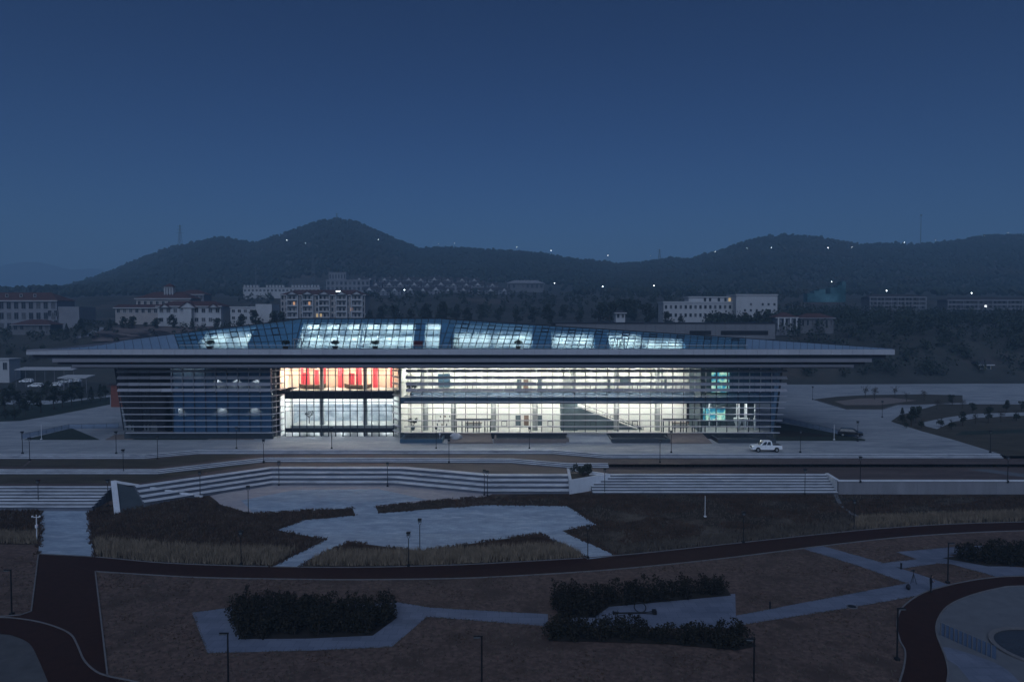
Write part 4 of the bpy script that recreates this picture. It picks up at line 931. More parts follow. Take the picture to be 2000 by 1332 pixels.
# ------------------------------------------------------------------ plants
def leaves(a, c, rx, ry, rz, n, s, r, up_=.0):
    for _ in range(n):
        while True:
            p = Vector((r.uniform(-1, 1), r.uniform(-1, 1), r.uniform(-1, 1)))
            if .25 < p.length < 1: break
        p = Vector((c[0] + p.x * rx, c[1] + p.y * ry, c[2] + p.z * rz))
        d = Vector((r.gauss(0, 1), r.gauss(0, 1), r.gauss(0, 1) + up_)).normalized(); e = d.cross(Vector((r.gauss(0, 1), r.gauss(0, 1), r.gauss(0, 1)))).normalized()
        k = s * r.uniform(.6, 1.3)
        a.add([p - e * k * .45, p + d * k * .5, p + e * k * .45, p - d * k * .5], [(0, 1, 2, 3)])
def tree_proto(kind, seed):
    r = random.Random(seed); t = thing('tree', 'tree', 'tree'); tr = MB(); cr = MB(); H = 6.0
    tr.tube((0, 0, -.6), (.05, 0, 2.0), .16, .11, 7); tr.tube((.05, 0, 2.0), (0, .05, 4.6), .11, .03, 6)
    for k in range(7):
        an = r.uniform(0, 6.28); z0 = r.uniform(1.5, 3.6); L = r.uniform(.9, 1.8)
        tr.tube((.03, 0, z0), (L * math.cos(an), L * math.sin(an), z0 + L * r.uniform(.5, 1.0)), .06, .018, 5)
    if kind == 0:
        for k in range(11):
            an = r.uniform(0, 6.28); d = r.uniform(.2, 1.35); leaves(cr, (d * math.cos(an), d * math.sin(an), r.uniform(2.0, 5.1)), r.uniform(.6, 1.0), r.uniform(.6, 1.0), r.uniform(.5, .85), 42, .42, r)
    elif kind == 1:                          # thin, half bare
        for k in range(9):
            an = r.uniform(0, 6.28); d = r.uniform(.2, 1.3); leaves(cr, (d * math.cos(an), d * math.sin(an), r.uniform(2.2, 5.2)), .8, .8, .8, 16, .30, r)
    elif kind == 2:                          # conical
        for k in range(9):
            z = 1.2 + k * .52; w = 1.5 * (1 - k / 10); leaves(cr, (0, 0, z), w, w, .5, 46, .36, r)
    else:                                    # shrub
        for k in range(7):
            an = r.uniform(0, 6.28); d = r.uniform(.1, 1.3); leaves(cr, (d * math.cos(an), d * math.sin(an), r.uniform(.7, 2.4)), .9, .9, .8, 46, .40, r)
    tr.build('trunk', K['bark'], t, fix=False); cr.build('crown', K['leaf2'] if kind == 1 else K['leaf'], t, fix=False)
    return t
PROTO = [tree_proto(k, 20 + i) for i, k in enumerate((0, 0, 1, 2, 3, 1))]
used = set()
def tree(kind, loc, h, label, group=None):
    src = PROTO[kind]; s = h / 6.0
    if kind not in used:
        used.add(kind); src.location = loc; src.scale = (s, s, s); src.rotation_euler = (0, 0, rnd.uniform(0, 6)); src['label'] = label
        if group: src['group'] = group
        return src
    o = clone(src, loc, label, group, rnd.uniform(0, 6), s)
    if not group and 'group' in o: del o['group']
    return o
nm = ['tree', 'tree', 'tree', 'tree', 'tree', 'tree']
ORD = ['leftmost', 'second from the left', 'third from the left', 'fourth from the left', 'fifth from the left', 'sixth from the left', 'seventh from the left', 'eighth from the left', 'ninth from the left', 'tenth from the left', 'eleventh from the left', 'twelfth from the left']
def ordn(i, n):
    if i < 12 and i <= n / 2: return ORD[i]
    k = n - 1 - i
    return 'rightmost' if k == 0 else ORD[k].replace('left', 'right') if k < 12 else 'middle one'
for i, (u, v, h, k) in enumerate([(8, 806, 6.5, 0), (38, 802, 6.0, 1), (28, 820, 5, 4), (62, 800, 5.5, 0), (80, 806, 6.2, 1), (105, 800, 6.8, 0), (122, 796, 5.5, 1), (140, 792, 6.0, 0), (160, 788, 5.5, 1), (178, 786, 4.6, 3), (196, 783, 5.0, 3), (10, 818, 4.2, 4), (50, 812, 4.6, 0), (206, 778, 4.2, 0), (90, 780, 6.0, 1), (20, 785, 5.5, 0), (150, 772, 5, 1)]):
    tree(k, pz(u, v, 0), h, 'dark bushy tree in the row left of the museum plaza', 'trees left of the plaza')
for i, (u, v, h, k) in enumerate([(1690, 777, 4.5, 2), (1708, 780, 4.8, 5), (1748, 776, 4.2, 2), (1805, 783, 4, 5), (1770, 784, 3.4, 2)]):
    tree(k, pz(u, v, 0), h, 'thin half bare tree on the planted island behind the black car', 'island trees')
for i, (u, v, h, k) in enumerate([(1762, 828, 3.8, 3), (1780, 832, 4.6, 0), (1788, 826, 4.4, 1), (1800, 836, 3.0, 4), (1770, 836, 2.4, 4), (1838, 834, 3.2, 4), (1858, 838, 3.0, 4), (1880, 832, 3.4, 0), (1905, 828, 3.2, 5), (1930, 826, 3.6, 0), (1955, 824, 3.2, 2), (1985, 822, 3.4, 4), (1900, 808, 3.2, 1), (1935, 806, 3.0, 4), (1965, 806, 3.4, 0), (1995, 804, 3.2, 1), (1880, 798, 3.2, 5), (1830, 800, 3.5, 5), (1860, 792, 3.4, 1)]):
    tree(k, pz(u, v, 0), h, 'dark shrubby tree beside the pale walks at the right edge', 'shrubby trees at the right edge')
# trees among the houses behind the museum
r3 = random.Random(5)
for u, h in [(308, 6), (338, 7), (470, 7), (500, 9), (536, 9), (548, 8), (505, 5), (720, 7), (745, 9), (775, 10), (800, 8), (835, 11), (862, 12), (890, 10), (915, 9), (940, 10), (975, 9), (1010, 8), (1040, 9), (1072, 11), (1100, 9), (1130, 8), (1170, 11), (1190, 13), (1215, 13), (1240, 14), (1262, 12), (1285, 10), (1305, 8), (1330, 6), (1400, 7), (1420, 8), (1455, 8), (1480, 9), (1495, 10), (1512, 8), (240, 6), (215, 5), (160, 6), (130, 5), (255, 7), (375, 5), (420, 6)]:
    D = r3.uniform(345, 395) if 600 < u < 1290 else r3.uniform(312, 318); x = (u - 1000) / F * D
    tree(r3.choice((0, 0, 1, 0)) if h > 5 else 3, (x, D, hfar(x, D) - .27 * h), h * 1.25, 'dark tree ' + ('on the bank before the left public building' if u < 230 else 'before the villa and the gabled white house' if u < 440 else 'beside the low white house and apartment block' if u < 600 else 'behind the roof ridge below the row houses' if u < 1020 else 'in the dense clump left of the white school' if u < 1320 else 'standing before the white school blocks'), 'trees among the far houses')
# dark wooded bank at the right: reads as one mass
a = MB(); r4 = random.Random(9)
for _ in range(760):
    u = r4.uniform(1535, 2120); D = r4.uniform(268, 420); x = (u - 1000) / F * D
    if r4.random() < .25: u = r4.uniform(1380, 1540); D = r4.uniform(300, 345); x = (u - 1000) / F * D
    z = hfar(x, D); h = r4.uniform(3.5, 7.5) * (1.25 if 1560 < u < 1800 and D > 340 else 1)
    leaves(a, (x, D, z + h * .55), h * .42, h * .42, h * .5, 44, 1.0, r4)
for _ in range(240):
    u = r4.uniform(-60, 640); D = r4.uniform(280, 335); x = (u - 1000) / F * D
    if 190 < u < 330 and r4.random() < .8: continue
    z = hfar(x, D); h = r4.uniform(1.8, 4); leaves(a, (x, D, z + h * .4), h * .5, h * .5, h * .5, 26, .8, r4)
for _ in range(420):
    u = r4.uniform(460, 1560); D = r4.uniform(415, 600); x = (u - 1000) / F * D
    z = hfar(x, D); h = r4.uniform(3, 6); leaves(a, (x, D, z + h * .45), h * .45, h * .45, h * .5, 22, 1.5, r4)
a.build('bank_wood', K['leaf'], fix=False, kind='stuff')
# hedges in the near park
def hedge(name, label, px, hmin, hmax, m, seed, step=1.05):
    r = random.Random(seed); P = ppt(px); Pw = [(p.x, p.y) for p in P]; X = [p[0] for p in Pw]; Yv = [p[1] for p in Pw]
    c = (sum(X) / len(X), sum(Yv) / len(Yv), -4.2); t = thing(name, label, 'hedge', c); f = MB(); s = MB()
    y = min(Yv)
    while y < max(Yv) + .3:
        x = min(X)
        while x < max(X):
            px_, py_ = x + r.uniform(-.4, .4), y + r.uniform(-.4, .4)
            if inpoly(px_, py_, Pw):
                h = r.uniform(hmin, hmax); w = r.uniform(.6, .95)
                leaves(f, (px_, py_, -4.2 + h * .5), w, w, h * .5, 190, .20, r, .6)
                for q in range(3): leaves(f, (px_ + r.uniform(-.5, .5), py_ + r.uniform(-.5, .5), -4.2 + h * r.uniform(.85, 1.05)), .2, .2, r.uniform(.15, .32), 14, .16, r, 1.5)
                for q in range(3): s.tube((px_, py_, -4.25), (px_ + r.uniform(-.5, .5), py_ + r.uniform(-.5, .5), -4.2 + h * .8), .035, .012, 4)
            x += step
        y += step
    f.build('foliage', m, t, fix=False); s.build('stems', K['bark'], t, fix=False)
    bed = MB().add([(p[0], p[1], -4.17) for p in Pw], [tuple(range(len(Pw)))]).build('bed', K['soil'], t)
    return t
hedge('hedge', 'large dark oval hedge inside the left paved walk', [(452, 1204), (468, 1248), (600, 1247), (728, 1241), (776, 1206), (752, 1192), (620, 1186), (480, 1190)], 1.3, 2.1, K['hedge'], 31)
hedge('hedge', 'long rusty brown hedge along the back of the hedge court', [(1085, 1168), (1150, 1170), (1420, 1150), (1428, 1163), (1190, 1185), (1160, 1206), (1090, 1206)], 1.3, 2.1, K['hedge2'], 32)
hedge('hedge', 'long dark hedge along the near side of the hedge court', [(1072, 1222), (1180, 1232), (1300, 1240), (1460, 1246), (1478, 1262), (1440, 1270), (1300, 1258), (1180, 1254), (1072, 1252)], 1.1, 1.8, K['hedge'], 33)
hedge('hedge', 'dark hedge at the right edge above the ring path', [(1840, 1090), (1880, 1084), (2080, 1078), (2080, 1106), (1930, 1106)], 1.3, 2.0, K['hedge'], 34)
sc = pz(1140, 930, -1.25); shrub = thing('shrub', 'dark spreading shrub growing in the triangular planter', 'shrub', sc)
f = MB(); r5 = random.Random(4); s = MB()
for k in range(14):
    an = r5.uniform(0, 6.28); d = r5.uniform(.3, 1.9); p = (sc.x + d * math.cos(an), sc.y + .5 * d * math.sin(an), sc.z + r5.uniform(.5, 1.7))
    s.tube((sc.x, sc.y, sc.z), p, .05, .02, 5); leaves(f, p, .5, .5, .45, 60, .26, r5, .5)
f.build('foliage', K['leaf'], shrub, fix=False); s.build('stems', K['bark'], shrub, fix=False)

# ------------------------------------------------------------------ lamp posts
def lantern_proto():
    t = thing('lamp_post', 'lamp', 'lamp post'); H = 3.9
    MB().box(-.14, .14, -.14, .14, -.1, .25).build('base', K['black'], t)
    MB().tube((0, 0, .2), (0, 0, H - .75), .055, .045, 8).build('pole', K['black'], t)
    a = MB()
    for s_ in (-1, 1): a.tube((0, 0, H - .8), (s_ * .19, 0, H - .45), .025, .025, 5); a.tube((s_ * .19, 0, H - .45), (s_ * .19, 0, H - .14), .025, .025, 5)
    a.build('fork', K['black'], t)
    MB().add([(-.12, -.12, H - .42), (.12, -.12, H - .42), (.12, .12, H - .42), (-.12, .12, H - .42), (-.16, -.16, H - .12), (.16, -.16, H - .12), (.16, .16, H - .12), (-.16, .16, H - .12)], [(0, 3, 2, 1), (4, 5, 6, 7), (0, 1, 5, 4), (1, 2, 6, 5), (2, 3, 7, 6), (3, 0, 4, 7)]).build('lantern', K['lampglass'], t)
    MB().box(-.22, .22, -.2, .2, H - .12, H + .02).build('cap', K['black'], t); return t
def arm_proto():
    t = thing('lamp_post', 'lamp', 'lamp post'); H = 4.25
    MB().box(-.17, .17, -.17, .17, -.1, .18).build('base', K['black'], t)
    MB().tube((0, 0, .1), (0, 0, H), .075, .06, 8).build('pole', K['black'], t)
    MB().box(-.62, .08, -.05, .05, H - .03, H + .05).build('arm', K['black'], t)
    MB().box(-.60, -.12, -.14, .14, H - .09, H - .032).build('lamp_head', K['lampglass'], t); return t
LP, AP = lantern_proto(), arm_proto(); first = {LP: True, AP: True}
def lamp(src, p, label, rz=0, group=None):
    if first[src]: first[src] = False; src.location = p; src.rotation_euler = (0, 0, rz); src['label'] = label; return src
    return clone(src, p, label, group, rz)
L0 = lambda u, v: pz(u, v, 0); L1 = lambda u, v: pz(u, v, -.6); L2 = lambda u, v: pz(u, v, -1.2)
for (u, v, fn, lab) in [
    (44, 886, L0, 'leftmost black lamp post at the edge of the upper plaza'),
    (58, 899, L1, 'short black lamp post on the turf strip near the left edge'),
    (227, 886, L0, 'black lamp post on the plaza in front of the leaning glass corner'),
    (308, 896, L1, 'black lamp post where the plaza steps bend on the left'),
    (241, 925, L2, 'black lamp post standing behind the dark triangular wedge'),
    (75, 990, pt, 'black lamp post at the foot of the left stairs near the approach walk'),
    (211, 989, pt, 'black lamp post at the foot of the left stairs touching the wedge'),
    (391, 971, pt, 'black lamp post at the tip of the dark wedge'),
    (485, 1003, pt, 'black lamp post on the left corner of the upper court'),
    (462, 876, L0, 'black lamp post on the plaza in front of the blue glass wing'),
    (515, 903, L1, 'black lamp post on the terrace below the blue glass wing'),
    (545, 948, pt, 'black lamp post before the left bend of the angled stairs'),
    (757, 950, pt, 'black lamp post before the right bend of the angled stairs'),
    (648, 876, L0, 'black lamp post in front of the red exhibition bay'),
    (852, 876, L0, 'black lamp post on the plaza just right of the exhibition bay'),
    (877, 903, L1, 'black lamp post on the terrace below the first entrance'),
    (946, 967, pt, 'rear lamp post of the close pair at the right end of the angled stairs'),
    (952, 969, pt, 'front lamp post of the close pair at the right end of the angled stairs'),
    (820, 1076, pt, 'tall black lamp post at the notch in the lower court'),
    (798, 1106, pt, 'tall black lamp post by the loop path below the lower court'),
    (1034, 876, L0, 'black lamp post in front of the two brown hall doors'),
    (1289, 903, L1, 'black lamp post on the terrace below the right entrance'),
    (1311, 884, L0, 'black lamp post on the plaza beside the brown entrance ramp'),
    (1181, 964, pt, 'black lamp post before the right corner of the triangular planter'),
    (1563, 884, L0, 'black lamp post on the plaza right of the white pickup'),
    (1680, 941, L2, 'black lamp post behind the coping of the grey retaining wall'),
    (1572, 966, pt, 'black lamp post near the right end of the straight stairs'),
    (1668, 1034, pt, 'black lamp post in the grass at the end of the trodden track'),
    (1148, 1090, pt, 'black lamp post on the diagonal leg of the lower court'),
    (1452, 1060, pt, 'black lamp post in the rough meadow right of the white pole'),
    (471, 1103, pt, 'black lamp post in the tall dry grass left of the court'),
    (1934, 884, L0, 'black lamp post at the far right tip of the plaza'),
    (1968, 941, L2, 'rightmost black lamp post behind the retaining wall'),
    (1675, 862, L0, 'black lamp post next to the parked black car'),
    (1723, 815, L0, 'black lamp post at the corner of the planted island'),
    (1587, 781, L0, 'black lamp post at the far left tip of the planted island')]:
    lamp(LP, fn(u, v), lab)
for (u, v, lab) in [(23, 1200, 'black arm lamp post at the left edge beside the service road'), (446, 1345, 'black arm lamp post before the left hedge walk'), (941, 1352, 'black arm lamp post in the lawn at the bottom centre'),
                    (1472, 1358, 'black arm lamp post at the near end of the hedge court'), (1752, 1288, 'black arm lamp post beside the bend of the ring path'), (1851, 1138, 'black arm lamp post between the branch walks and the ring path')]:
    lamp(AP, pt(u, v), lab, math.pi if u > 1700 else 0)
def pole(name, p, h, lab, r=.06, cams=0):
    t = thing(name, lab, 'pole', p)
    MB().tube(p, p + Vector((0, 0, h)), r, r * .8, 8).build('pole', K['whitemetal'], t); MB().box(p.x - .16, p.x + .16, p.y - .16, p.y + .16, p.z - .05, p.z + .15).build('base', K['whitemetal'], t)
    if cams:
        MB().box(p.x - .5, p.x + .5, p.y - .04, p.y + .04, p.z + h - .35, p.z + h - .27).build('crossarm', K['whitemetal'], t)
        for s_ in (-1, 1): MB().ball((p.x + s_ * .45, p.y - .05, p.z + h - .2), .13, nu=8, nv=5).build('camera_dome', K['whitemetal'], t)
        MB().box(p.x - .13, p.x + .13, p.y - .12, p.y + .12, p.z + h * .5, p.z + h * .62).build('control_box', K['whitemetal'], t)
pole('camera_mast', pt(72, 1056), 3.3, 'white mast with two camera domes beside the approach walk', .07, 1)
pole('flag_pole', pt(1377, 1009), 2.9, 'slim white pole standing alone in the rough meadow', .055)
pole('flag_pole', pz(81, 858, 0), 2.9, 'slim white pole on the lawn at the left of the plaza', .05)
pole('flag_pole', pz(1629, 859, 0), 3.0, 'slim white pole on the green lawn by the parked black car', .05)
pole('camera_mast', pz(859, 863, 0), 2.6, 'white camera mast in front of the museum left of the first entrance', .05, 1)
for u, v, lab in ((1760, 1111, 'small black bollard light where the walks cross'), (1504, 1188, 'small black bollard light beside the cross walk')):
    p = pt(u, v); t = thing('bollard_light', lab, 'bollard', p); MB().tube(p, p + Vector((0, 0, .55)), .09, .09, 10).build('post', K['black'], t); MB().tube(p + Vector((0, 0, .55)), p + Vector((0, 0, .68)), .11, .10, 10).build('cap', K['black'], t)

# ------------------------------------------------------------------ vehicles
def wheel(t, x, y, r=.38):
    w = MB(); w.tube((x, y - .12, r), (x, y + .12, r), r, r, 18); o = w.build('wheel', K['tyre'], t)
    s_ = -1 if y < 0 else 1
    MB().tube((x, y + s_ * .10, r), (x, y + s_ * .135, r), r * .62, r * .55, 14).build('rim', K['rim'], o)
def local_thing(name, label, cat):
    return thing(name, label, cat)
def pickup():
    t = local_thing('pickup_truck', 'white double cab pickup parked side on across the plaza', 'pickup')
    W = .9
    body = [(-2.55, .42), (-2.66, .62), (-2.62, .92), (-2.45, 1.03), (-1.42, 1.10), (.95, 1.10), (.98, 1.14), (2.58, 1.12), (2.62, .62), (2.55, .5), (2.05, .48), (1.95, .72), (1.62, .86), (1.28, .72), (1.16, .42), (-1.18, .42), (-1.30, .72), (-1.62, .86), (-1.95, .72), (-2.07, .42)]
    b = MB().prism([(x, -W, z) for x, z in body], (0, 2 * W, 0)).build('body', K['carwhite'], t)
    bv = b.modifiers.new('bevel', 'BEVEL'); bv.width = .05; bv.segments = 2
    lo = [(-1.36, -.87, 1.09), (.92, -.87, 1.09), (.92, .87, 1.09), (-1.36, .87, 1.09)]; hi = [(-.55, -.74, 1.80), (.76, -.74, 1.82), (.76, .74, 1.82), (-.55, .74, 1.80)]
    c = MB().hexa(lo, hi).build('cab', K['carwhite'], t); bv = c.modifiers.new('bevel', 'BEVEL'); bv.width = .06; bv.segments = 2
    def sideq(x0, x1, s_):                   # side window between two fractions of the cab
        f = lambda t_, k: Vector(lerp(Vector(lo[0 if s_ < 0 else 3]), Vector(lo[1 if s_ < 0 else 2]), t_)).lerp(Vector(hi[0 if s_ < 0 else 3]).lerp(Vector(hi[1 if s_ < 0 else 2]), t_), k)
        q = [f(x0, .12), f(x1, .12), f(x1 * .98, .86), f(x0 * 1.02 + .03, .86)]; return [p + Vector((0, s_ * .012, 0)) for p in q]
    for s_ in (-1, 1):
        for x0, x1 in ((.12, .47), (.52, .86)): MB().prism(sideq(x0, x1, s_), (0, -s_ * .02, 0)).build('side_window', K['carglass'], t)
        MB().box(-2.60, -2.42, s_ * .62 - .16, s_ * .62 + .16, .78, .95).build('headlight', K['headlamp'], t)
        MB().box(2.58, 2.645, s_ * .78 - .08, s_ * .78 + .08, .72, 1.05).build('tail_light', K['redlamp'], t)
        MB().box(-1.25, -1.08, s_ * .95 - .09, s_ * .95 + .09, 1.1, 1.26).build('mirror', K['carwhite'], t)
        for x in (-1.62, 1.62): wheel(t, x, s_ * .80)
        for x in (-.35, .55): MB().box(x - .09, x + .09, s_ * (W + .004) - .012, s_ * (W + .004) + .012, .93, .97).build('door_handle', K['rim'], t)
        MB().box(-1.1, 1.1, s_ * .88 - .06, s_ * .88 + .06, .36, .41).build('running_board', K['black'], t)
    MB().prism([(-1.27, -.76, 1.14), (-1.27, .76, 1.14), (-.64, .66, 1.74), (-.64, -.66, 1.74)], (-.06, 0, .02)).build('windscreen', K['carglass'], t)
    MB().prism([(.905, -.7, 1.2), (.905, .7, 1.2), (.80, .62, 1.72), (.80, -.62, 1.72)], (.03, 0, 0)).build('rear_window', K['carglass'], t)
    MB().box(1.02, 2.5, -.74, .74, 1.10, 1.146).build('load_bed', K['black'], t)
    MB().box(-2.72, -2.58, -.85, .85, .42, .62).build('bumper', K['carwhite'], t); MB().box(-2.675, -2.60, -.42, .42, .72, .92).build('grille', K['black'], t)
    return t
tk = pickup(); p = pz(1496, 881.5, 0); tk.scale = (1.0, 1.0, 1.08); tk.location = (p.x, p.y, 0); tk.rotation_euler = (0, 0, R(-2))
def suv(name, label, paint):
    t = local_thing(name, label, 'car'); W = .88
    body = [(-2.2, .38), (-2.28, .6), (-2.2, .88), (-1.2, 1.0), (2.1, 1.02), (2.25, .95), (2.26, .5), (2.18, .38), (1.75, .38), (1.65, .64), (1.35, .74), (1.05, .64), (.95, .38), (-.95, .38), (-1.05, .64), (-1.35, .74), (-1.65, .64), (-1.75, .38)]
    b = MB().prism([(x, -W, z) for x, z in body], (0, 2 * W, 0)).build('body', paint, t); bv = b.modifiers.new('bevel', 'BEVEL'); bv.width = .06; bv.segments = 2
    lo = [(-1.25, -.84, .99), (2.1, -.84, 1.0), (2.1, .84, 1.0), (-1.25, .84, .99)]; hi = [(-.45, -.66, 1.6), (1.75, -.66, 1.6), (1.75, .66, 1.6), (-.45, .66, 1.6)]
    c = MB().hexa(lo, hi).build('cabin', paint, t); bv = c.modifiers.new('bevel', 'BEVEL'); bv.width = .07; bv.segments = 2
    for s_ in (-1, 1):
        for x0, x1, xa_, xb_ in ((-.85, .25, -.45, .25), (.33, 1.15, .33, 1.1), (1.22, 1.9, 1.2, 1.65)):
            MB().prism([(x0, s_ * .845, 1.06), (x1, s_ * .845, 1.06), (xb_, s_ * .70, 1.52), (xa_, s_ * .70, 1.52)], (0, s_ * .012, 0)).build('side_window', K['carglass'], t)
        MB().box(-2.25, -2.1, s_ * .62 - .15, s_ * .62 + .15, .68, .82).build('headlight', K['headlamp'], t); MB().box(2.2, 2.275, s_ * .7 - .12, s_ * .7 + .12, .75, .92).build('tail_light', K['redlamp'], t)
        for x in (-1.35, 1.35): wheel(t, x, s_ * .78, .34)
    MB().prism([(-1.18, -.74, 1.04), (-1.18, .74, 1.04), (-.52, .60, 1.55), (-.52, -.60, 1.55)], (-.05, 0, .02)).build('windscreen', K['carglass'], t)
    MB().box(-2.3, -2.2, -.8, .8, .4, .55).build('bumper', K['black'], t)
    return t
sv = suv('parked_car', 'black car parked on the plaza beyond the green lawn', K['carblack']); p = pz(1661, 852, 0); sv.location = (p.x, p.y, 0); sv.rotation_euler = (0, 0, R(152))
wc = suv('parked_car', 'white car in the car park left of the museum', K['carwhite']); p = pz(108, 756, 0); wc.location = (p.x, p.y, 0); wc.rotation_euler = (0, 0, R(3))
for u, v, rz_ in ((70, 757, 5), (128, 749, -4), (145, 748, 0), (52, 748, 2)): p = pz(u, v, 0); clone(wc, (p.x, p.y, 0), 'small pale car further along the car park left of the museum', 'cars further along the car park', R(rz_))

# ------------------------------------------------------------------ person with tripod and bag
def person(loc, rz_):
    t = thing('person', 'person in dark clothes standing on the walk with head bent over a phone', 'person', loc, rz=rz_)
    V = [(0, 0, .92), (0, .0, 1.10), (0, .01, 1.30), (0, .02, 1.43), (0, -.02, 1.50), (0, -.05, 1.57),
         (.17, .01, 1.38), (.23, .03, 1.12), (.13, -.20, 1.10), (-.17, .01, 1.38), (-.23, .03, 1.12), (-.11, -.20, 1.12),
         (.09, 0, .86), (.11, -.02, .48), (.11, .02, .09), (.13, -.13, .03), (-.09, 0, .86), (-.10, .0, .48), (-.11, .04, .09), (-.12, -.11, .03)]
    E = [(0, 1), (1, 2), (2, 3), (3, 4), (4, 5), (2, 6), (6, 7), (7, 8), (2, 9), (9, 10), (10, 11), (0, 12), (12, 13), (13, 14), (14, 15), (0, 16), (16, 17), (17, 18), (18, 19)]
    RR = [.15, .145, .165, .09, .06, .06, .075, .055, .042, .075, .055, .042, .095, .068, .048, .045, .095, .068, .048, .045]
    m = bpy.data.meshes.new('body'); m.from_pydata(V, E, []); m.materials.append(K['cloth'])
    o = put('body', m, t, local=True); sk = o.modifiers.new('skin', 'SKIN'); sd = o.modifiers.new('sub', 'SUBSURF'); sd.levels = sd.render_levels = 2
    for i, d in enumerate(m.skin_vertices[0].data): d.radius = (RR[i], RR[i] * (.72 if i in (0, 1, 2) else 1)); d.use_root = (i == 0)
    h = MB(); h.ball((0, -.08, 1.64), .082, .098, .118, 12, 9); h.ball((0, -.185, 1.625), .016, .02, .025, 6, 4); ho = put('head', h.mesh('head', K['skin'], True), t, local=True)
    for s_ in (-1, 1): put('ear', MB().ball((s_ * .083, -.07, 1.63), .012, .025, .035, 6, 4).mesh('ear', K['skin'], True), ho, local=True); put('eye', MB().ball((s_ * .033, -.168, 1.65), .012, nu=6, nv=4).mesh('eye', K['hair'], True), ho, local=True)
    put('mouth', MB().box(-.025, .025, -.178, -.168, 1.575, 1.583).mesh('mouth', K['redlamp']), ho, local=True)
    put('hair', MB().ball((0, -.055, 1.675), .092, .10, .10, 12, 8).mesh('hair', K['hair'], True), t, local=True)
    for s_, c in ((1, (.13, -.24, 1.10)), (-1, (-.11, -.24, 1.12))):
        hm = MB(); c = Vector(c); hm.ball(c, .035, .045, .022, 8, 5)
        for k in range(4):
            b = c + Vector(((k - 1.5) * .017, -.04, 0)); L = (.05, .06, .055, .042)[k]
            hm.tube(b, b + Vector((-s_ * .012, -L * .6, .012)), .009, .0085, 6); hm.tube(b + Vector((-s_ * .012, -L * .6, .012)), b + Vector((-s_ * .03, -L * .8, .035)), .0085, .007, 6)
        hm.tube(c + Vector((-s_ * .03, 0, .005)), c + Vector((-s_ * .06, -.035, .03)), .011, .009, 6); put('hand', hm.mesh('hand', K['skin'], True), t, local=True)
    ph = thing('mobile_phone', 'dark phone held in both hands by the person on the walk', 'phone', loc, rz=rz_)
    put('screen', MB().box(-.04, .05, -.32, -.31, 1.09, 1.22).mesh('screen', K['carglass']), ph, local=True); put('case', MB().box(-.043, .053, -.335, -.3205, 1.087, 1.223).mesh('case', K['black']), ph, local=True)
person(pt(1818, 1156), R(75))
p = pt(1784, 1139); tp = thing('tripod', 'camera tripod standing on the walk near the person', 'tripod', p)
for k in range(3):
    an = 1.2 + k * 2.094; MB().tube(p + Vector((.32 * math.cos(an), .32 * math.sin(an), 0)), p + Vector((0, 0, 1.05)), .022, .028, 6).build('leg', K['black'], tp)
MB().tube(p + Vector((0, 0, 1.0)), p + Vector((0, 0, 1.3)), .03, .03, 8).build('column', K['black'], tp)
cm = MB().box(p.x - .11, p.x + .09, p.y - .07, p.y + .07, p.z + 1.3, p.z + 1.45).build('camera', K['black'], tp); MB().tube(p + Vector((-.11, 0, 1.37)), p + Vector((-.25, 0, 1.37)), .05, .055, 10).build('lens', K['carglass'], cm)
p = pt(1774, 1151); bg = thing('backpack', 'black backpack set down on the walk below the tripod', 'bag', p)
b = MB().ball(p + Vector((0, 0, .28)), .24, .18, .30, 10, 7).build('body', K['cloth'], bg, sm=True); MB().ball(p + Vector((0, -.15, .2)), .15, .08, .15, 8, 5).build('pocket', K['black'], bg, sm=True)
a = MB()
for k in range(5): a.tube(p + Vector((-.08 + .04 * k, .02, .56 + .06 * math.sin(k / 4 * math.pi))), p + Vector((-.04 + .04 * k, .02, .56 + .06 * math.sin((k + 1) / 4 * math.pi))), .012, .012, 5)
a.build('handle', K['black'], bg)
p = pt(1664, 1185); mh = thing('manhole', 'round dark manhole cover with pale rim beside the cross walk', 'manhole', p)
MB().tube(p, p + Vector((0, 0, .05)), .5, .5, 24).build('rim', K['kerb'], mh); MB().tube(p + Vector((0, 0, .05)), p + Vector((0, 0, .075)), .38, .38, 20).build('cover', K['black'], mh)
# a felled lamp post with its guard ring and tackle on the hedge court
p, q = pt(1199, 1199), pt(1262, 1198.5); fp = thing('fallen_lamp_post', 'dark lamp post lying flat on the hedge court', 'lamp post', (p + q) / 2)
MB().tube(p + Vector((0, 0, .1)), q + Vector((0, 0, .12)), .075, .085, 8).build('pole', K['black'], fp); MB().box(p.x - .12, p.x + .05, p.y - .16, p.y + .16, p.z, p.z + .28).build('base', K['black'], fp)
for s_ in (-.12, .12): MB().tube(q + Vector((0, s_, .1)), q + Vector((.8, s_ * 2.4, .16)), .04, .04, 6).build('fork', K['black'], fp)
MB().box(q.x + .6, q.x + .95, q.y - .3, q.y + .3, q.z + .04, q.z + .36).build('cap', K['black'], fp)
def ring(name, label, c, rx, ry, rad, m, tilt=0, n=28):
    a = MB(); P_ = [Vector((c.x + rx * math.cos(2 * math.pi * i / n), c.y + ry * math.sin(2 * math.pi * i / n), c.z + rad + tilt * (1 + math.sin(2 * math.pi * i / n)))) for i in range(n)]
    for i in range(n): a.tube(P_[i], P_[(i + 1) % n], rad, rad, 6)
    return tag(a.build(name, m), label, 'hoop')
ring('hoop', 'large loose hoop leaning behind the fallen lamp post', pt(1250, 1192), .55, .5, .045, K['black'], .28)
ring('hoop', 'small hoop lying before the fallen lamp post', pt(1215, 1204.5), .33, .28, .04, K['black'])

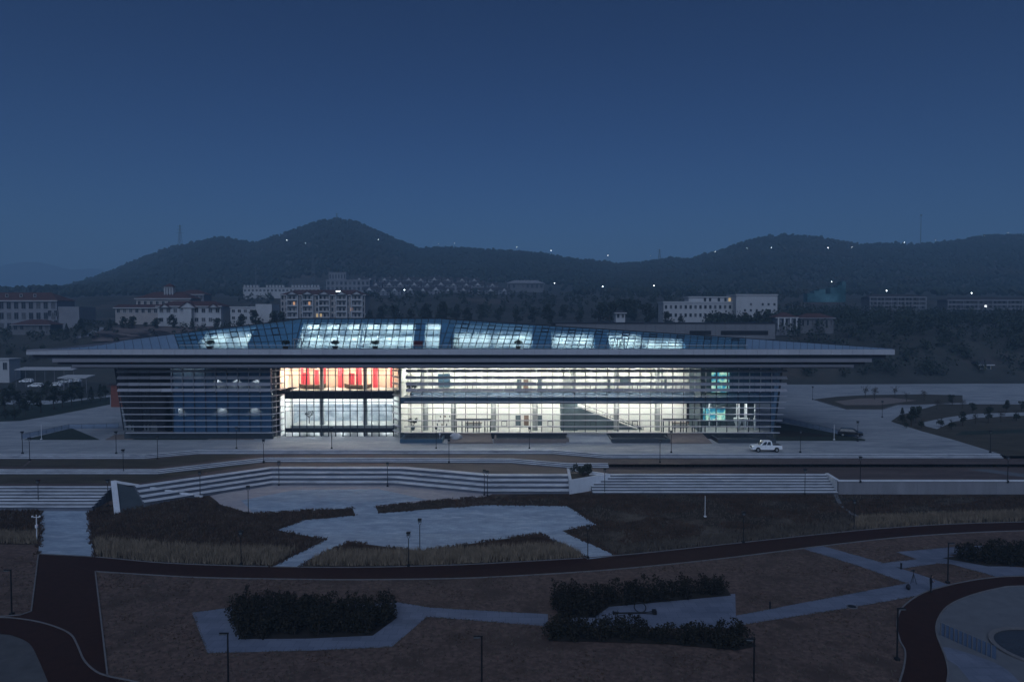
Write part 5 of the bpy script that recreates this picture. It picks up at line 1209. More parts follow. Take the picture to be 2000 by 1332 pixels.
# glass balustrade by the ring path
A_, B_ = pt(1838, 1240), pt(1946, 1288); gb = thing('glass_balustrade', 'row of pale glass railing panels beside the round pool', 'railing', A_)
n = 12
for k in range(n):
    q0, q1 = lerp(A_, B_, k / n), lerp(A_, B_, (k + .93) / n); MB().hexa([q0, q1, q1 + Vector((0, .03, 0)), q0 + Vector((0, .03, 0))], [x + Vector((0, 0, 1.1)) for x in (q0, q1, q1 + Vector((0, .03, 0)), q0 + Vector((0, .03, 0)))]).build('glass_panel', K['frost'], gb)
    MB().bar(q0 - Vector((.03, 0, 0)), q0 + Vector((-.03, 0, 1.12)), .06, .06, (0, 1, 0)).build('post', K['kerb'], gb)
# plaza railings on the left lawn and the right lawn
def railing(label, px, z=0, h=1.05, step=2.0):
    W = [pz(u, v, z) for u, v in px]; t = thing('railing', label, 'railing', W[0])
    for P_, Q_ in zip(W, W[1:]):
        d = Q_ - P_; n = max(1, int(d.length / step))
        for k in range(n + 1): c = lerp(P_, Q_, k / n); MB().tube(c, c + Vector((0, 0, h)), .03, .03, 6).build('post', K['mullion'], t)
        MB().bar(P_ + Vector((0, 0, h)), Q_ + Vector((0, 0, h)), .06, .05).build('top_rail', K['mullion'], t)
        s_ = Vector((0, 0, .1)); MB().add([P_ + s_, Q_ + s_, Q_ + Vector((0, 0, h - .08)), P_ + Vector((0, 0, h - .08))], [(0, 1, 2, 3)]).build('glass_panel', K['railglass'], t, fix=False)
railing('low glass railing round the dark lawn at the left of the plaza', [(42, 858), (135, 838), (232, 836)])
railing('low glass railing along the green lawn by the parked car', [(1530, 824), (1640, 850)])

# ------------------------------------------------------------------ things on the roof terrace and inside the bay
def topiary(u, lab, s=1.0):
    Y = 136.2; x = fx(u, Y); z = ZT + .05; t = thing('topiary', lab, 'potted tree', (x, Y, z)); r = random.Random(u)
    MB().add([(x - .35, Y - .35, z), (x + .35, Y - .35, z), (x + .35, Y + .35, z), (x - .35, Y + .35, z), (x - .5, Y - .5, z + .5), (x + .5, Y - .5, z + .5), (x + .5, Y + .5, z + .5), (x - .5, Y + .5, z + .5)], [(0, 3, 2, 1), (4, 5, 6, 7), (0, 1, 5, 4), (1, 2, 6, 5), (2, 3, 7, 6), (3, 0, 4, 7)]).build('pot', K['black'], t)
    MB().tube((x, Y, z + .4), (x + .1, Y, z + 1.0 * s), .07, .05, 6).build('trunk', K['bark'], t); f = MB()
    leaves(f, (x + .05, Y, z + 1.25 * s), .85 * s, .8 * s, .42 * s, 320, .2, r); f.build('crown', K['leaf'], t, fix=False)
for u, lab in ((410, 'leftmost potted umbrella tree on the roof terrace'), (558, 'potted tree on the roof terrace beside the dark glass fold'), (655, 'potted umbrella tree left of centre on the roof terrace'), (733, 'potted umbrella tree on the roof terrace above the exhibition bay'), (1012, 'rightmost potted tree on the roof terrace')): topiary(u, lab)
x = fx(817, 136.3); bxo = thing('roof_unit', 'dark red box on legs on the roof terrace', 'cabinet', (x, 136.3, ZT))
MB().box(x - .85, x + .85, 135.9, 136.9, ZT + .55, ZT + 1.55).build('cabinet', mat('dark red paint', (.06, .012, .016), .6), bxo)
for sx in (-.7, .7): MB().box(x + sx - .06, x + sx + .06, 136.3, 136.45, ZT + .02, ZT + .55).build('leg', K['black'], bxo)
for u, lab, m in ((582, 'white framed door to the roof terrace at the glass fold', 'bgrey'), (889, 'dark framed door to the roof terrace right of centre', 'mullion'), (1212, 'pale door frame on the right part of the roof terrace', 'bgrey')):
    Y = 138.0; x = fx(u, Y); t = thing('terrace_door', lab, 'door', (x, Y, ZT)); a = MB()
    for sx in (-.75, .6): a.box(x + sx, x + sx + .16, Y - .1, Y + .1, ZT + .02, ZT + 1.75)
    a.box(x - .85, x + .9, Y - .3, Y + .1, ZT + 1.752, ZT + 1.95); a.build('frame', K[m], t); MB().box(x - .58, x + .59, Y - .02, Y + .02, ZT + .03, ZT + 1.74).build('leaf', K['glass'], t)
for i, (u0, u1, v0, v1, Y) in enumerate(((587, 593, 717, 757, 148.5), (598, 604, 717, 757, 148.5), (590, 605, 728, 757, 147.6), (614, 623, 722, 753, 147.6), (631, 637, 717, 757, 148.5), (660, 671, 717, 757, 148.5), (681, 693, 729, 752, 147.6), (695, 707, 717, 757, 148.2), (728, 738, 717, 757, 148.4), (762, 766, 717, 757, 148.4))):
    p0, p1 = py(u0, v0, Y), py(u1, v1, Y); n = 10; vs = []
    for k in range(n + 1): vs += [(lerp(p0.x, p1.x, k / n), Y + .07 * math.sin(k * 1.9), p1.z), (lerp(p0.x, p1.x, k / n), Y + .07 * math.sin(k * 1.9), min(p0.z, ZTOP - .1))]
    b = MB().add(vs, [(2 * k, 2 * k + 2, 2 * k + 3, 2 * k + 1) for k in range(n)]).build('hanging_banner', K['redcloth'], fix=False); b.modifiers.new('thick', 'SOLIDIFY').thickness = .02
    tag(b, 'narrow red hanging strip in the upper exhibition bay' if u1 - u0 < 13 else 'broad red hanging panel at the left of the upper exhibition bay', 'banner', 'red hangings in the exhibition bay' if u1 - u0 < 13 else None)
for u0, u1, lab in ((584, 637, 'dark wooden boat under the left red hangings'), (673, 726, 'dark wooden boat under the right red hangings')):
    p0, p1 = py(u0, 759, 146), py(u1, 764, 146); z0, z1 = 9.22, 10.0; L = p1.x - p0.x; vs = []; n = 12
    for k in range(n + 1):
        t_ = k / n; w = .75 * math.sin(math.pi * min(max(t_, .02), .98)) ** .6; lift = .35 * (2 * t_ - 1) ** 4; x = p0.x + L * t_
        vs += [(x, 146 - w, z1 + lift), (x, 146 - w * .45, z0 + lift * .8), (x, 146 + w * .45, z0 + lift * .8), (x, 146 + w, z1 + lift)]
    fs = []
    for k in range(n):
        for j in range(3): fs.append((4 * k + j, 4 * k + j + 1, 4 * k + j + 5, 4 * k + j + 4))
    bt = thing('display_boat', lab, 'boat', ((p0.x + p1.x) / 2, 146, z0)); h = MB().add(vs, fs).build('hull', K['door'], bt); h.modifiers.new('thick', 'SOLIDIFY').thickness = .08
    for t_ in (.3, .5, .7): MB().box(p0.x + L * t_ - .12, p0.x + L * t_ + .12, 145.4, 146.6, z1 - .2, z1 - .14).build('thwart', K['door'], bt)
p = py(604, 828, 146); tr = thing('display_tree', 'small dark bare tree on show in the lower exhibition bay', 'tree', (p.x, 146, 2.15)); a = MB(); f = MB(); r = random.Random(2)
a.tube((p.x, 146, 2.15), (p.x, 146, 3.6), .1, .07, 6)
for k in range(8):
    an = k * .8; e = (p.x + .7 * math.cos(an), 146 + .4 * math.sin(an), 3.9 + r.uniform(0, .7)); a.tube((p.x, 146, 3.3), e, .05, .02, 5); leaves(f, e, .3, .3, .2, 14, .22, r)
a.build('trunk', K['bark'], tr, fix=False); f.build('crown', K['leaf'], tr, fix=False)
p = pz(893, 857, 0); cv = MB(); r = random.Random(8); cv.ball((p.x, 137.2, .9), 1.15, .8, .75, 12, 7, .22); tag(cv.build('covered_bundle', K['bwhite']), 'crumpled pale covered bundle left of the first entrance ramp', 'bundle')

for u, z, lab in ((806, ZG, 'potted palm in the lower hall beside the exhibition bay'), (804, Z2, 'potted palm in the upper hall beside the exhibition bay')):
    Y = 143.2; x = fx(u, Y); t = thing('potted_palm', lab, 'potted plant', (x, Y, z)); r = random.Random(u); f = MB(); a = MB()
    MB().tube((x, Y, z), (x, Y, z + .6), .28, .38, 12).build('pot', K['darkint'], t)
    for k in range(9):
        an = k * .7; e = Vector((x + .75 * math.cos(an), Y + .6 * math.sin(an), z + r.uniform(1.5, 2.3))); a.tube((x, Y, z + .55), e, .03, .015, 5); leaves(f, e, .3, .3, .25, 22, .3, r)
    a.build('stem', K['bark'], t, fix=False); f.build('leaves', K['leaf'], t, fix=False)
for u, lab in ((866, 'white open display shelf with small exhibits in the lower hall'),):
    Y = 147.5; x = fx(u, Y); t = thing('display_shelf', lab, 'shelf', (x, Y, ZG)); a = MB()
    for zz in (.1, 1.0, 1.9, 2.7): MB().box(x - 1.6, x + 1.6, Y, Y + .5, ZG + zz, ZG + zz + .07).build('shelf_board', K['intwhite'], t)
    for sx in (-1.66, 1.61): MB().box(x + sx, x + sx + .05, Y, Y + .5, ZG, ZG + 2.8).build('side_panel', K['greycol'], t)
    r = random.Random(6)
    for k in range(9): xx = x - 1.3 + .32 * k; zz = (.17, 1.07, 1.97)[k % 3]; tag(MB().tube((xx, Y + .22, ZG + zz), (xx, Y + .22, ZG + zz + r.uniform(.3, .6)), .12, r.uniform(.05, .14), 10).build('exhibit_jar', K['door' if k % 2 else 'darkint']), 'small ' + ('brown' if k % 2 else 'dark') + ' jar on the ' + ('bottom', 'middle', 'upper')[k % 3] + ' board of the display shelf', 'jar', 'jars on the display shelf')
for u, lab in ((925, 'long dark reception desk inside the first entrance'), (1330, 'long dark reception desk inside the right entrance')):
    Y = 146; x = fx(u, Y); t = thing('reception_desk', lab, 'desk', (x, Y, ZG)); MB().box(x - 1.6, x + 1.6, Y, Y + .7, ZG, ZG + 1.0).build('body', K['greycol'], t); MB().box(x - 1.75, x + 1.75, Y - .1, Y + .8, ZG + 1.002, ZG + 1.1).build('top', K['door'], t)
# ------------------------------------------------------------------ far buildings
WN = {}
def window(t, x, z, y, w, h, m='pane', fm='bwhite'):
    k = (round(w, 2), round(h, 2), m, fm)
    if k not in WN:
        fr = .14; a = MB(); a.box(-w / 2 - fr, w / 2 + fr, -.09, .02, h / 2, h / 2 + fr); a.box(-w / 2 - fr, w / 2 + fr, -.14, .02, -h / 2 - fr, -h / 2)
        for s_ in (-1, 1): a.box(s_ * (w / 2 + fr / 2) - fr / 2, s_ * (w / 2 + fr / 2) + fr / 2, -.09, .02, -h / 2, h / 2)
        if w > 1.3: a.box(-.04, .04, -.06, 0, -h / 2, h / 2)
        WN[k] = (a.mesh('window', K[fm]), MB().box(-w / 2, w / 2, -.03, .01, -h / 2, h / 2).mesh('pane', K[m]))
    o = put('window', WN[k][0], t, loc=(x, y, z)); put('pane', WN[k][1], o, local=True)
def building(name, label, u0, u1, ve, vb, Y, dep, wallm, roofm, kind='hip', rise=3.0, floors=3, bays=8, lit=(), ww=.5, wh=.55, over=.7, fm='bwhite', skip=()):
    p0, p1 = py(u0, ve, Y), py(u1, vb, Y); x0, x1, z1, z0 = p0.x, p1.x, p0.z, p1.z
    t = thing(name, label, 'building', ((x0 + x1) / 2, Y, z0))
    MB().box(x0, x1, Y, Y + dep, z0 - 9, z1).build('wall', K[wallm], t)
    fh, bw = (z1 - z0) / floors, (x1 - x0) / bays
    for f in range(floors):
        for b in range(bays):
            if (f, b) in skip: continue
            l_ = [m for (ff, bb, m) in lit if (ff, bb) == (f, b)]
            window(t, x0 + (b + .5) * bw, z0 + (f + .52) * fh, Y, bw * ww, fh * wh, l_[0] if l_ else ('pane2' if rnd.random() < .22 else 'pane'), fm)
    o = over; a, b_, c, d = (x0 - o, Y - o, z1), (x1 + o, Y - o, z1), (x1 + o, Y + dep + o, z1), (x0 - o, Y + dep + o, z1)
    up_ = Vector((0, 0, .25))
    if kind == 'hip':
        k = min(dep / 2 + o, (x1 - x0) / 2); e, g_ = (x0 - o + k, Y + dep / 2, z1 + rise), (x1 + o - k, Y + dep / 2, z1 + rise)
        MB().add([a, b_, c, d, e, g_], [(0, 1, 5, 4), (1, 2, 5), (2, 3, 4, 5), (3, 0, 4), (0, 3, 2, 1)]).build('roof', K[roofm], t)
    elif kind == 'gable':
        e, g_ = (x0 - o, Y + dep / 2, z1 + rise), (x1 + o, Y + dep / 2, z1 + rise)
        MB().add([a, b_, c, d, e, g_], [(0, 1, 5, 4), (1, 2, 5), (2, 3, 4, 5), (3, 0, 4), (0, 3, 2, 1)]).build('roof', K[roofm], t)
    else:
        MB().box(x0 - o * .4, x1 + o * .4, Y - o * .4, Y + dep + o * .4, z1 + .002, z1 + rise).build('parapet', K[roofm], t)
    if kind != 'flat': MB().box(x0 - o, x1 + o, Y - o - .04, Y - o + .25, z1 - .35, z1 + .05).build('eaves', K['bwhite' if wallm != 'bdark' else 'bgrey'], t)
    return t, x0, x1, z0, z1
def gablet(t, x, w, y, z, h, wm_='bwhite', rm='rooftile', dep=3.5):
    MB().prism([(x - w / 2, y, z), (x + w / 2, y, z), (x, y, z + h)], (0, dep, 0)).build('gable', K[wm_], t)
    for s_ in (-1, 1): MB().bar((x + s_ * (w / 2 + .4), y + dep / 2 - .3, z - .1), (x, y + dep / 2 - .3, z + h + .12), dep + .8, .2, (0, 1, 0)) .build('gable_roof', K[rm], t) if False else MB().hexa([(x + s_ * (w / 2 + .4), y - .4, z - .25), (x, y - .4, z + h + .02), (x, y + dep, z + h + .02), (x + s_ * (w / 2 + .4), y + dep, z - .25)], [(x + s_ * (w / 2 + .4), y - .4, z), (x, y - .4, z + h + .3), (x, y + dep, z + h + .3), (x + s_ * (w / 2 + .4), y + dep, z)]).build('gable_roof', K[rm], t)
# left public building, lower wing and pavilion
t, x0, x1, z0, z1 = building('public_building', 'long dim white building with red hipped roof at the left edge', -120, 112, 587, 648, 340, 14, 'bgrey', 'rooftile', 'hip', 4, 3, 16, ww=.55, wh=.62, fm='bgrey')
for u in (6, 34, 61): p = py(u, 577, 339); window(t, p.x, p.z, 341.6, 1.0, 1.2)
p0, p1 = py(112, 599, 340), py(154, 648, 340); MB().box(p0.x + .05, p1.x, 340.5, 354, p1.z - 9, p0.z).build('blank_wing', K['bgrey'], t)
for u, v in ((97, 612), (109, 612), (97, 631), (109, 631)): p = py(u, v, 339.9); window(t, p.x, p.z, 340, 1.6, 2.6, fm='bgrey')
building('pavilion', 'low red roofed pavilion before the left public building', 24, 98, 634, 647, 318, 9, 'bdark', 'rooftile', 'hip', 2.2, 1, 6, fm='bdark')
# villa with cupola
t, x0, x1, z0, z1 = building('villa', 'cream villa with a small arcaded cupola on its red roof', 266, 372, 583, 606, 350, 12, 'bcream', 'rooftile', 'hip', 3.4, 1, 9, ww=.45, wh=.5)
p = py(327, 562, 352); cx, cz = p.x, p.z
a = MB()
for sx in (-1.9, -.65, .65, 1.9): a.box(cx + sx - .3, cx + sx + .3, 353, 353.6, z1 + 1.5, cz)
a.box(cx - 2.2, cx + 2.2, 352.9, 356, cz, cz + .5); a.box(cx - 2.2, cx + 2.2, 354.5, 356, z1 + 1.5, cz - .002); a.build('cupola', K['bwhite'], t)
MB().add([(cx - 2.6, 352.6, cz + .5), (cx + 2.6, 352.6, cz + .5), (cx + 2.6, 356.4, cz + .5), (cx - 2.6, 356.4, cz + .5), (cx, 354.5, cz + 2.3)], [(0, 1, 4), (1, 2, 4), (2, 3, 4), (3, 0, 4), (0, 3, 2, 1)]).build('cupola_roof', K['rooftile'], t)
building('terrace_house', 'lower cream wing with pale balustrade at the foot of the villa', 225, 310, 601, 614, 338, 8, 'bcream', 'rooftile', 'gable', 1.6, 1, 7)
building('villa', 'dim long house with red roof behind the villa', 345, 398, 575, 588, 385, 10, 'bgrey', 'rooftile', 'hip', 2.6, 1, 6, fm='bgrey')
# gabled white house
t, x0, x1, z0, z1 = building('gabled_house', 'white two storey house with red roof and broad white centre gable', 308, 432, 598, 634, 322, 10, 'bwhite', 'rooftile', 'hip', 2.4, 2, 9, skip=((0, 3), (0, 4), (1, 3), (1, 4)), wh=.42)
gablet(t, py(367, 600, 321).x, 7.5, 320.6, z1 - .8, 2.6); gablet(t, py(322, 600, 321).x, 4.2, 320.8, z1 - .6, 1.5); gablet(t, py(417, 600, 321).x, 4.2, 320.8, z1 - .6, 1.5)
p = py(367, 625, 320); MB().box(p.x - 1.8, p.x + 1.8, 319.6, 321.9, z0 - 4, z1 - 1.2).build('centre_bay', K['bwhite'], t)
t, x0, x1, z0, z1 = building('low_white_house', 'low plain white flat roofed house left of the apartment block', 450, 532, 601, 628, 325, 10, 'bwhite', 'bwhite', 'flat', .5, 2, 7, wh=.4, skip=((0, 5), (0, 6), (1, 5), (1, 6)))
p0, p1 = py(500, 594, 324), py(532, 628, 324); MB().box(p0.x, p1.x, 323.4, 334, p1.z - 6, p0.z).build('end_wing', K['bwhite'], t)
# apartment block with lit windows
t, x0, x1, z0, z1 = building('apartment_block', 'four storey pale apartment block with red roof and a few lit windows', 548, 713, 576, 622, 400, 13, 'bcream', 'rooftile', 'hip', 3.0, 4, 22, ww=.52, wh=.6, lit=((2, 7, 'winwarm'), (0, 9, 'winyellow'), (0, 10, 'winyellow'), (1, 18, 'winwarm'), (2, 3, 'winwarm')))
for u in (571, 601, 633, 667, 697):
    x = py(u, 600, 399).x; MB().box(x - 3.2, x - 2.7, 398.6, 400, z0, z1 + .2).build('pilaster', K['bwhite'], t); MB().box(x + 2.7, x + 3.2, 398.6, 400, z0, z1 + .2).build('pilaster', K['bwhite'], t)
    for f in range(4): MB().box(x - 2.7, x + 2.7, 398.7, 400, z0 + f * (z1 - z0) / 4 + .1, z0 + f * (z1 - z0) / 4 + .9).build('balcony', K['bwhite'], t)
    gablet(t, x, 5.6, 398.4, z1 + .2, 1.7)
x = py(662, 569, 404).x; z = py(662, 569, 404).z; tag(MB().box(x - 1.7, x + 1.7, 404, 404.2, z - .2, z + .2).build('roof_light_strip', emit('roof light strip', (.8, .95, 1), 6)), 'bright white light strip above the apartment block roof', 'light')
# crenellated row behind, block on the hillside, large roof
t, x0, x1, z0, z1 = building('crenellated_row', 'pale long row with notched roofline behind the apartment block', 475, 625, 563, 572, 520, 10, 'bwhite', 'bwhite', 'flat', .5, 1, 20, wh=.4)
for k in range(24):
    if k in (5, 6, 13, 14): continue
    x = lerp(x0, x1, (k + .5) / 24); MB().box(x - .7, x + .7, 519.6, 522, z1 + .502, z1 + 2.2).build('merlon', K['bwhite'], t)
building('hillside_block', 'dim grey block with a stepped top on the lower hillside', 637, 722, 548, 580, 640, 14, 'bgrey', 'bgrey', 'flat', .8, 3, 10, fm='bgrey'); 
t2 = building('hillside_block', 'small dim top storey block standing above the grey hillside block', 642, 676, 533, 548, 650, 12, 'bgrey', 'bgrey', 'flat', .6, 1, 6, fm='bgrey', ww=.4)
building('hillside_hall', 'wide hall with long shallow roof on the hillside right of the row houses', 990, 1062, 553, 566, 680, 14, 'bdark', 'bgrey', 'hip', 3, 1, 8, fm='bgrey')
proto = None
r6 = random.Random(12)
def row_house():
    t = thing('row_house', 'row house', 'house', group='row houses on the hillside')
    put('wall', MB().box(-6, 6, 0, 9, -8, 5).mesh('wall', K['bgrey']), t, local=True)
    put('roof', MB().add([(-6.6, -.6, 5), (6.6, -.6, 5), (6.6, 9.6, 5), (-6.6, 9.6, 5), (-6.6, 4.5, 8), (6.6, 4.5, 8)], [(0, 1, 5, 4), (1, 2, 5), (2, 3, 4, 5), (3, 0, 4), (0, 3, 2, 1)]).mesh('roof', K['roofdark']), t, local=True)
    put('gable', MB().prism([(-2.2, -.8, 4.2), (2.2, -.8, 4.2), (0, -.8, 6.8)], (0, 4, 0)).mesh('gable', K['bwhite']), t, local=True)
    for x in (-4, 0, 4):
        for z in (1.2, 3.6): put('window', MB().box(x - .8, x + .8, -.08, .02, z - .7, z + .7).mesh('window', K['pane']), t, local=True)
    put('chimney', MB().box(3.6, 4.6, 5, 6, 5, 9).mesh('chimney', K['bgrey']), t, local=True)
    return t
for rowv, D, us_ in ((577, 620, range(722, 1000, 26)), (566, 665, range(735, 985, 25)), (556, 715, range(700, 930, 25))):
    for u in us_:
        x = (u + r6.uniform(-3, 3) - 1000) / F * D; zz = py(u, rowv, D).z; lab = ('pale gabled row house in the lowest hillside row', 'pale gabled row house in the middle hillside row', 'pale gabled row house in the top hillside row')[(577, 566, 556).index(rowv)]
        grp = 'row houses, row at %s' % ('bottom', 'middle', 'top')[(577, 566, 556).index(rowv)]
        if proto is None: proto = row_house(); proto.location = (x, D, zz); proto['label'] = lab; proto['group'] = grp
        else: clone(proto, (x, D, zz), lab, grp, R(r6.uniform(-12, 12)), r6.uniform(.85, 1.05))
# right group
t, x0, x1, z0, z1 = building('white_school', 'white three storey block with many square windows right of the roof', 1296, 1440, 592, 624, 330, 12, 'bwhite', 'bwhite', 'flat', .7, 2, 15, ww=.48, wh=.42)
p0, p1 = py(1345, 581, 333), py(1436, 592, 333); MB().box(p0.x, p1.x, 333, 341, z1 + .7, p0.z).build('top_storey', K['bwhite'], t); MB().box(p0.x - .4, p1.x + .4, 332.6, 341.4, p0.z + .003, p0.z + .4).build('top_coping', K['bwhite'], t)
for k, u in enumerate((1377, 1387, 1404, 1417, 1425, 1431)): p = py(u, 585.5, 332.9); window(t, p.x, p.z, 333, 1.1, 1.6, 'pane' if k < 4 else 'winyellow')
t, x0, x1, z0, z1 = building('white_school', 'tall plain white block beside the three storey school', 1438, 1518, 577, 624, 325, 14, 'bwhite', 'bwhite', 'flat', .5, 4, 7, ww=.35, wh=.35, skip=[(3, b) for b in range(7)] + [(2, 0), (2, 1), (2, 3), (1, 0)])
building('small_white_house', 'tiny white house glimpsed between the trees left of the school', 1203, 1221, 611, 624, 312, 6, 'bwhite', 'roofdark', 'hip', 1.2, 1, 2)
t, x0, x1, z0, z1 = building('porch_house', 'house with white porch columns and dim red roof right of the school', 1517, 1556, 620, 640, 300, 8, 'bgrey', 'rooftile', 'hip', 2.2, 1, 5, fm='bgrey')
for k in range(4): x = lerp(x0 + .4, x1 - .4, k / 3); MB().box(x - .3, x + .3, 298.9, 299.4, z0 - 1, z1).build('porch_column', K['bwhite'], t)
building('porch_house', 'dim long house behind bare trees at the right of the porch house', 1564, 1628, 621, 640, 305, 8, 'bdark', 'rooftile', 'hip', 2, 1, 7, fm='bgrey')
tl = thing('teal_lit_building', 'stepped teal lit building on the dark hillside', 'structure', py(1615, 585, 430))
for u0, u1, v0 in ((1577, 1590, 573), (1590, 1600, 568), (1600, 1612, 565), (1612, 1622, 574), (1622, 1636, 562), (1636, 1644, 557), (1644, 1652, 550)):
    p0, p1 = py(u0, v0, 430), py(u1, 590, 430); MB().box(p0.x, p1.x - .1, 430, 436, p1.z, p0.z).build('stepped_bay', K['teal'], tl)
for lab, u0, u1, ve, vb, Y, lit in (('dim balconied block with overhanging roof on the right hillside', 1698, 1806, 580, 604, 420, ()), ('dim balconied block with one bright window at the right edge', 1850, 2080, 586, 611, 420, ((1, 8, 'winwhite'),))):
    t, x0, x1, z0, z1 = building('balcony_block', lab, u0, u1, ve, vb, Y, 10, 'bdark', 'roofdark', 'hip', 1.8, 3, 14 if u0 < 1800 else 26, fm='bdark', lit=lit)
    for f in range(1, 4): z = z0 + f * (z1 - z0) / 3 - .6; MB().box(x0, x1, Y - 1.2, Y - 1.0, z, z + .55).build('balcony_rail', K['bgrey'], t)
    for k in range(9): x = lerp(x0, x1, k / 8); MB().box(x - .25, x + .25, Y - 1.4, Y - 1.201, z0, z1).build('pier', K['bgrey'], t)
building('hut', 'small ochre hut on the dark bank at the right', 1912, 1937, 712, 724, onhill(1925, 724).y, 4, 'ochre', 'roofdark', 'gable', 1.3, 1, 2)
# left middle distance: white hut, long sheds, brick kiosk
building('hut', 'white block at the very left edge beyond the trees', -30, 18, 703, 728, 262, 6, 'bwhite', 'bwhite', 'flat', .4, 1, 3)
for u0, u1, v, Y, lab in ((28, 143, 723, 245, 'long low white canopy shed in the car park at the left'), (112, 168, 739, 225, 'shorter white canopy shed nearer the museum in the car park')):
    p0, p1 = py(u0, v, Y), py(u1, v, Y); t = thing('canopy_shed', lab, 'shed', (p0.x, Y, 0)); MB().prism([(p0.x, Y, p0.z), (p0.x, Y + 5, p0.z + .5), (p0.x, Y + 5, p0.z + .75), (p0.x, Y, p0.z + .25)], (p1.x - p0.x, 0, 0)).build('roof', K['bwhite'], t)
    for k in range(7): x = lerp(p0.x + .2, p1.x - .2, k / 6); MB().tube((x, Y + .5, 0), (x, Y + .5, p0.z + .05), .08, .08, 6).build('post', K['bgrey'], t)
p0 = py(216, 752, 190); p1 = py(236, 785, 190); kk = thing('brick_kiosk', 'dim red brick kiosk seen at the leaning left corner', 'kiosk', (p0.x, 190, 0)); MB().box(p0.x, p1.x + 2, 190, 196, 0, p0.z).build('wall', mat('dim red brick', (.17, .06, .045), .9), kk); MB().box(p0.x - .3, p1.x + 2.3, 189.7, 196.3, p0.z + .002, p0.z + .4).build('roof', K['roofdark'], kk)
# brown graded field and track on the left bank
def drape(name, px, m, lift):
    us_ = [p[0] for p in px]; vs_ = [p[1] for p in px]; nU, nV = 26, 14; V = {}; a = MB(); fs = []
    for i in range(nU + 1):
        for j in range(nV + 1):
            u = lerp(min(us_), max(us_), i / nU); v = lerp(min(vs_), max(vs_), j / nV); p = onhill(u, v, 262, 420); V[i, j] = len(a.v); a.v.append((p.x, p.y, hfar(p.x, p.y) + lift))
    for i in range(nU):
        for j in range(nV):
            if inpoly(lerp(min(us_), max(us_), (i + .5) / nU), lerp(min(vs_), max(vs_), (j + .5) / nV), px): a.f.append((V[i, j], V[i, j + 1], V[i + 1, j + 1], V[i + 1, j]))
    return a.build(name, m, fix=False, sm=True, kind='structure')
K['field'] = mat('graded brown field', (0.115, 0.092, 0.088), .95, .2, .15)
drape('bare_field', [(205, 641), (330, 639), (420, 640), (330, 668), (215, 672), (170, 668)], K['field'], .25)
drape('bank_track', [(148, 661), (200, 641), (208, 643), (168, 662), (150, 665)], K['bgrey'], .35)
# ------------------------------------------------------------------ masts, pylons, hill lamps
def pylon(u, vt, vb, lab, arms=3, w=6.0):
    p = onhill(u, vb, 700, 1248); H = (vb - vt) * p.y / F; t = thing('lattice_pylon', lab, 'pylon', p); a = MB(); n = 7
    for k in range(n):
        z0, z1 = H * k / n, H * (k + 1) / n; w0, w1 = w * (1 - .85 * k / n) / 2, w * (1 - .85 * (k + 1) / n) / 2
        for sx, sy in ((-1, -1), (1, -1), (1, 1), (-1, 1)): a.bar(p + Vector((sx * w0, sy * w0, z0 - .5)), p + Vector((sx * w1, sy * w1, z1)), .35)
        for s_ in (-1, 1): a.bar(p + Vector((-s_ * w0, -w0, z0)), p + Vector((s_ * w1, -w1, z1)), .22)
    a.build('lattice', K['pylon'], t)
    for k in range(arms): z = H * (.95 - .15 * k); MB().bar(p + Vector((-w * (.75 + .15 * k), 0, z)), p + Vector((w * (.75 + .15 * k), 0, z)), .4).build('crossarm', K['pylon'], t)
pylon(352, 440, 484, 'lattice power pylon on the left shoulder of the hill')
pylon(1288, 487, 510, 'small lattice pylon in the saddle between the hills', 2, 4)
pylon(612, 497, 552, 'tall lattice mast with cross arms on the slope below the summit', 3, 4)
pylon(658, 417, 434, 'forked mast on the summit of the left hill', 1, 3)
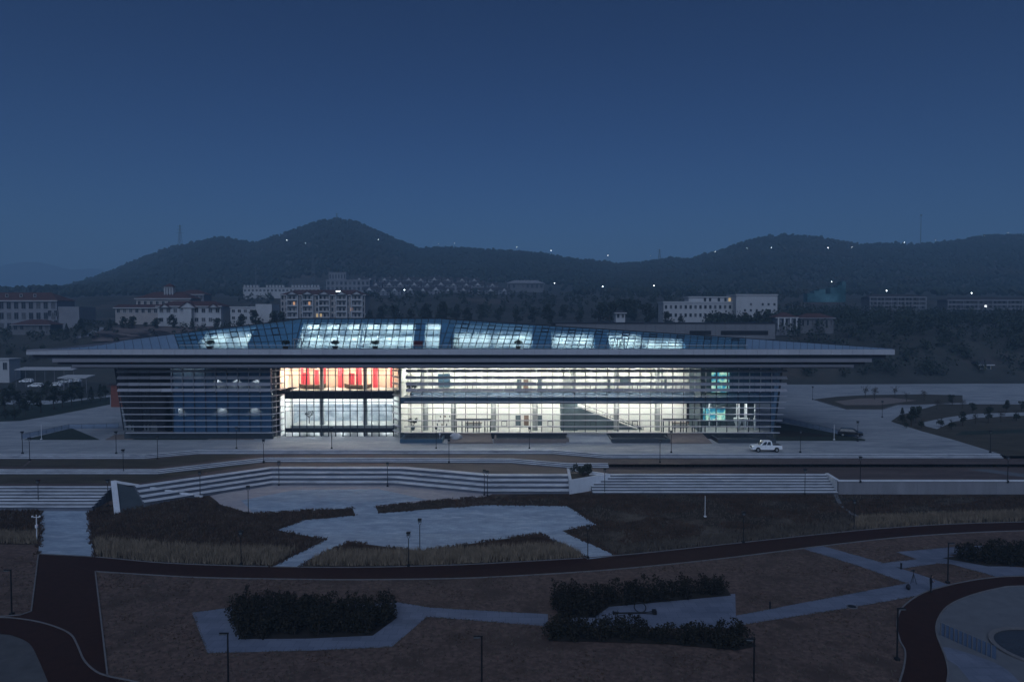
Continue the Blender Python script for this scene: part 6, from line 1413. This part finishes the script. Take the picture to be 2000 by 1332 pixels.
def mast(u, vt, vb, lab):
    p = onhill(u, vb, 700, 1248); H = (vb - vt) * p.y / F; t = thing('antenna_mast', lab, 'mast', p); MB().tube(p - Vector((0, 0, 1)), p + Vector((0, 0, H)), .7, .4, 6).build('mast', K['pylon'], t); MB().box(p.x - 1.3, p.x + 1.3, p.y - 1, p.y + 1, p.z + H * .96, p.z + H).build('antenna_head', K['pylon'], t)
mast(1798, 420, 480, 'tall thin antenna mast on the ridge at the right'); mast(1249, 557, 590, 'thin mast before the saddle right of centre'); mast(500, 520, 560, 'thin pole on the hill slope left of the summit')
hl = None
for u, v in ((597, 485), (739, 477), (857, 483.5), (888, 482.5), (1009, 490), (1076, 497), (1187, 507), (1271, 508), (1397, 500), (1459, 494), (1506, 493), (1617, 493), (1664, 492), (1766, 481), (1827, 476.5), (1923, 469), (1969, 463), (1083, 570), (1177, 582), (1277, 579), (1731, 592), (1897, 597), (1624, 566), (790, 590), (560, 478)):
    p = onhill(u, v + 3, 420, 1246); s_ = .42 * p.y / 1000
    lab = 'tiny bright white lamp on the dark hillside'
    if hl is None:
        hl = thing('hill_lamp', lab, 'lamp', p, 'lamps on the hills'); put('post', MB().tube((0, 0, -2), (0, 0, 9), .12, .1, 5).mesh('post', K['pylon']), hl, local=True); put('globe', MB().ball((0, 0, 9.3), .24, nu=8, nv=6).mesh('globe', K['litesmall']), hl, local=True)
    else: clone(hl, p, lab, 'lamps on the hills')

# things of one kind that only their place tells apart are counted along the row
same = {}
for o in COL.objects:
    if o.parent is None and 'group' in o: same.setdefault(o['label'], []).append(o)
for lab, L in same.items():
    if len(L) < 2: continue
    L.sort(key=lambda o: (o.location.x / max(o.location.y, 1)) if o.type == 'EMPTY' else o.data.vertices[0].co.x)
    for i, o in enumerate(L): o['label'] = lab + ', ' + ordn(i, len(L))
# ------------------------------------------------------------------ haze
hz = bpy.data.materials.new('haze'); hz.use_nodes = True; n, l = hz.node_tree.nodes, hz.node_tree.links; n.clear()
pv = n.new('ShaderNodeVolumePrincipled'); pv.inputs['Color'].default_value = (.45, .73, 1.0, 1); pv.inputs['Density'].default_value = 0.00046
o_ = n.new('ShaderNodeOutputMaterial'); l.new(pv.outputs[0], o_.inputs['Volume'])
MB().box(-6500, 6500, -300, 4900, -14, 420).build('haze', hz, kind='stuff')
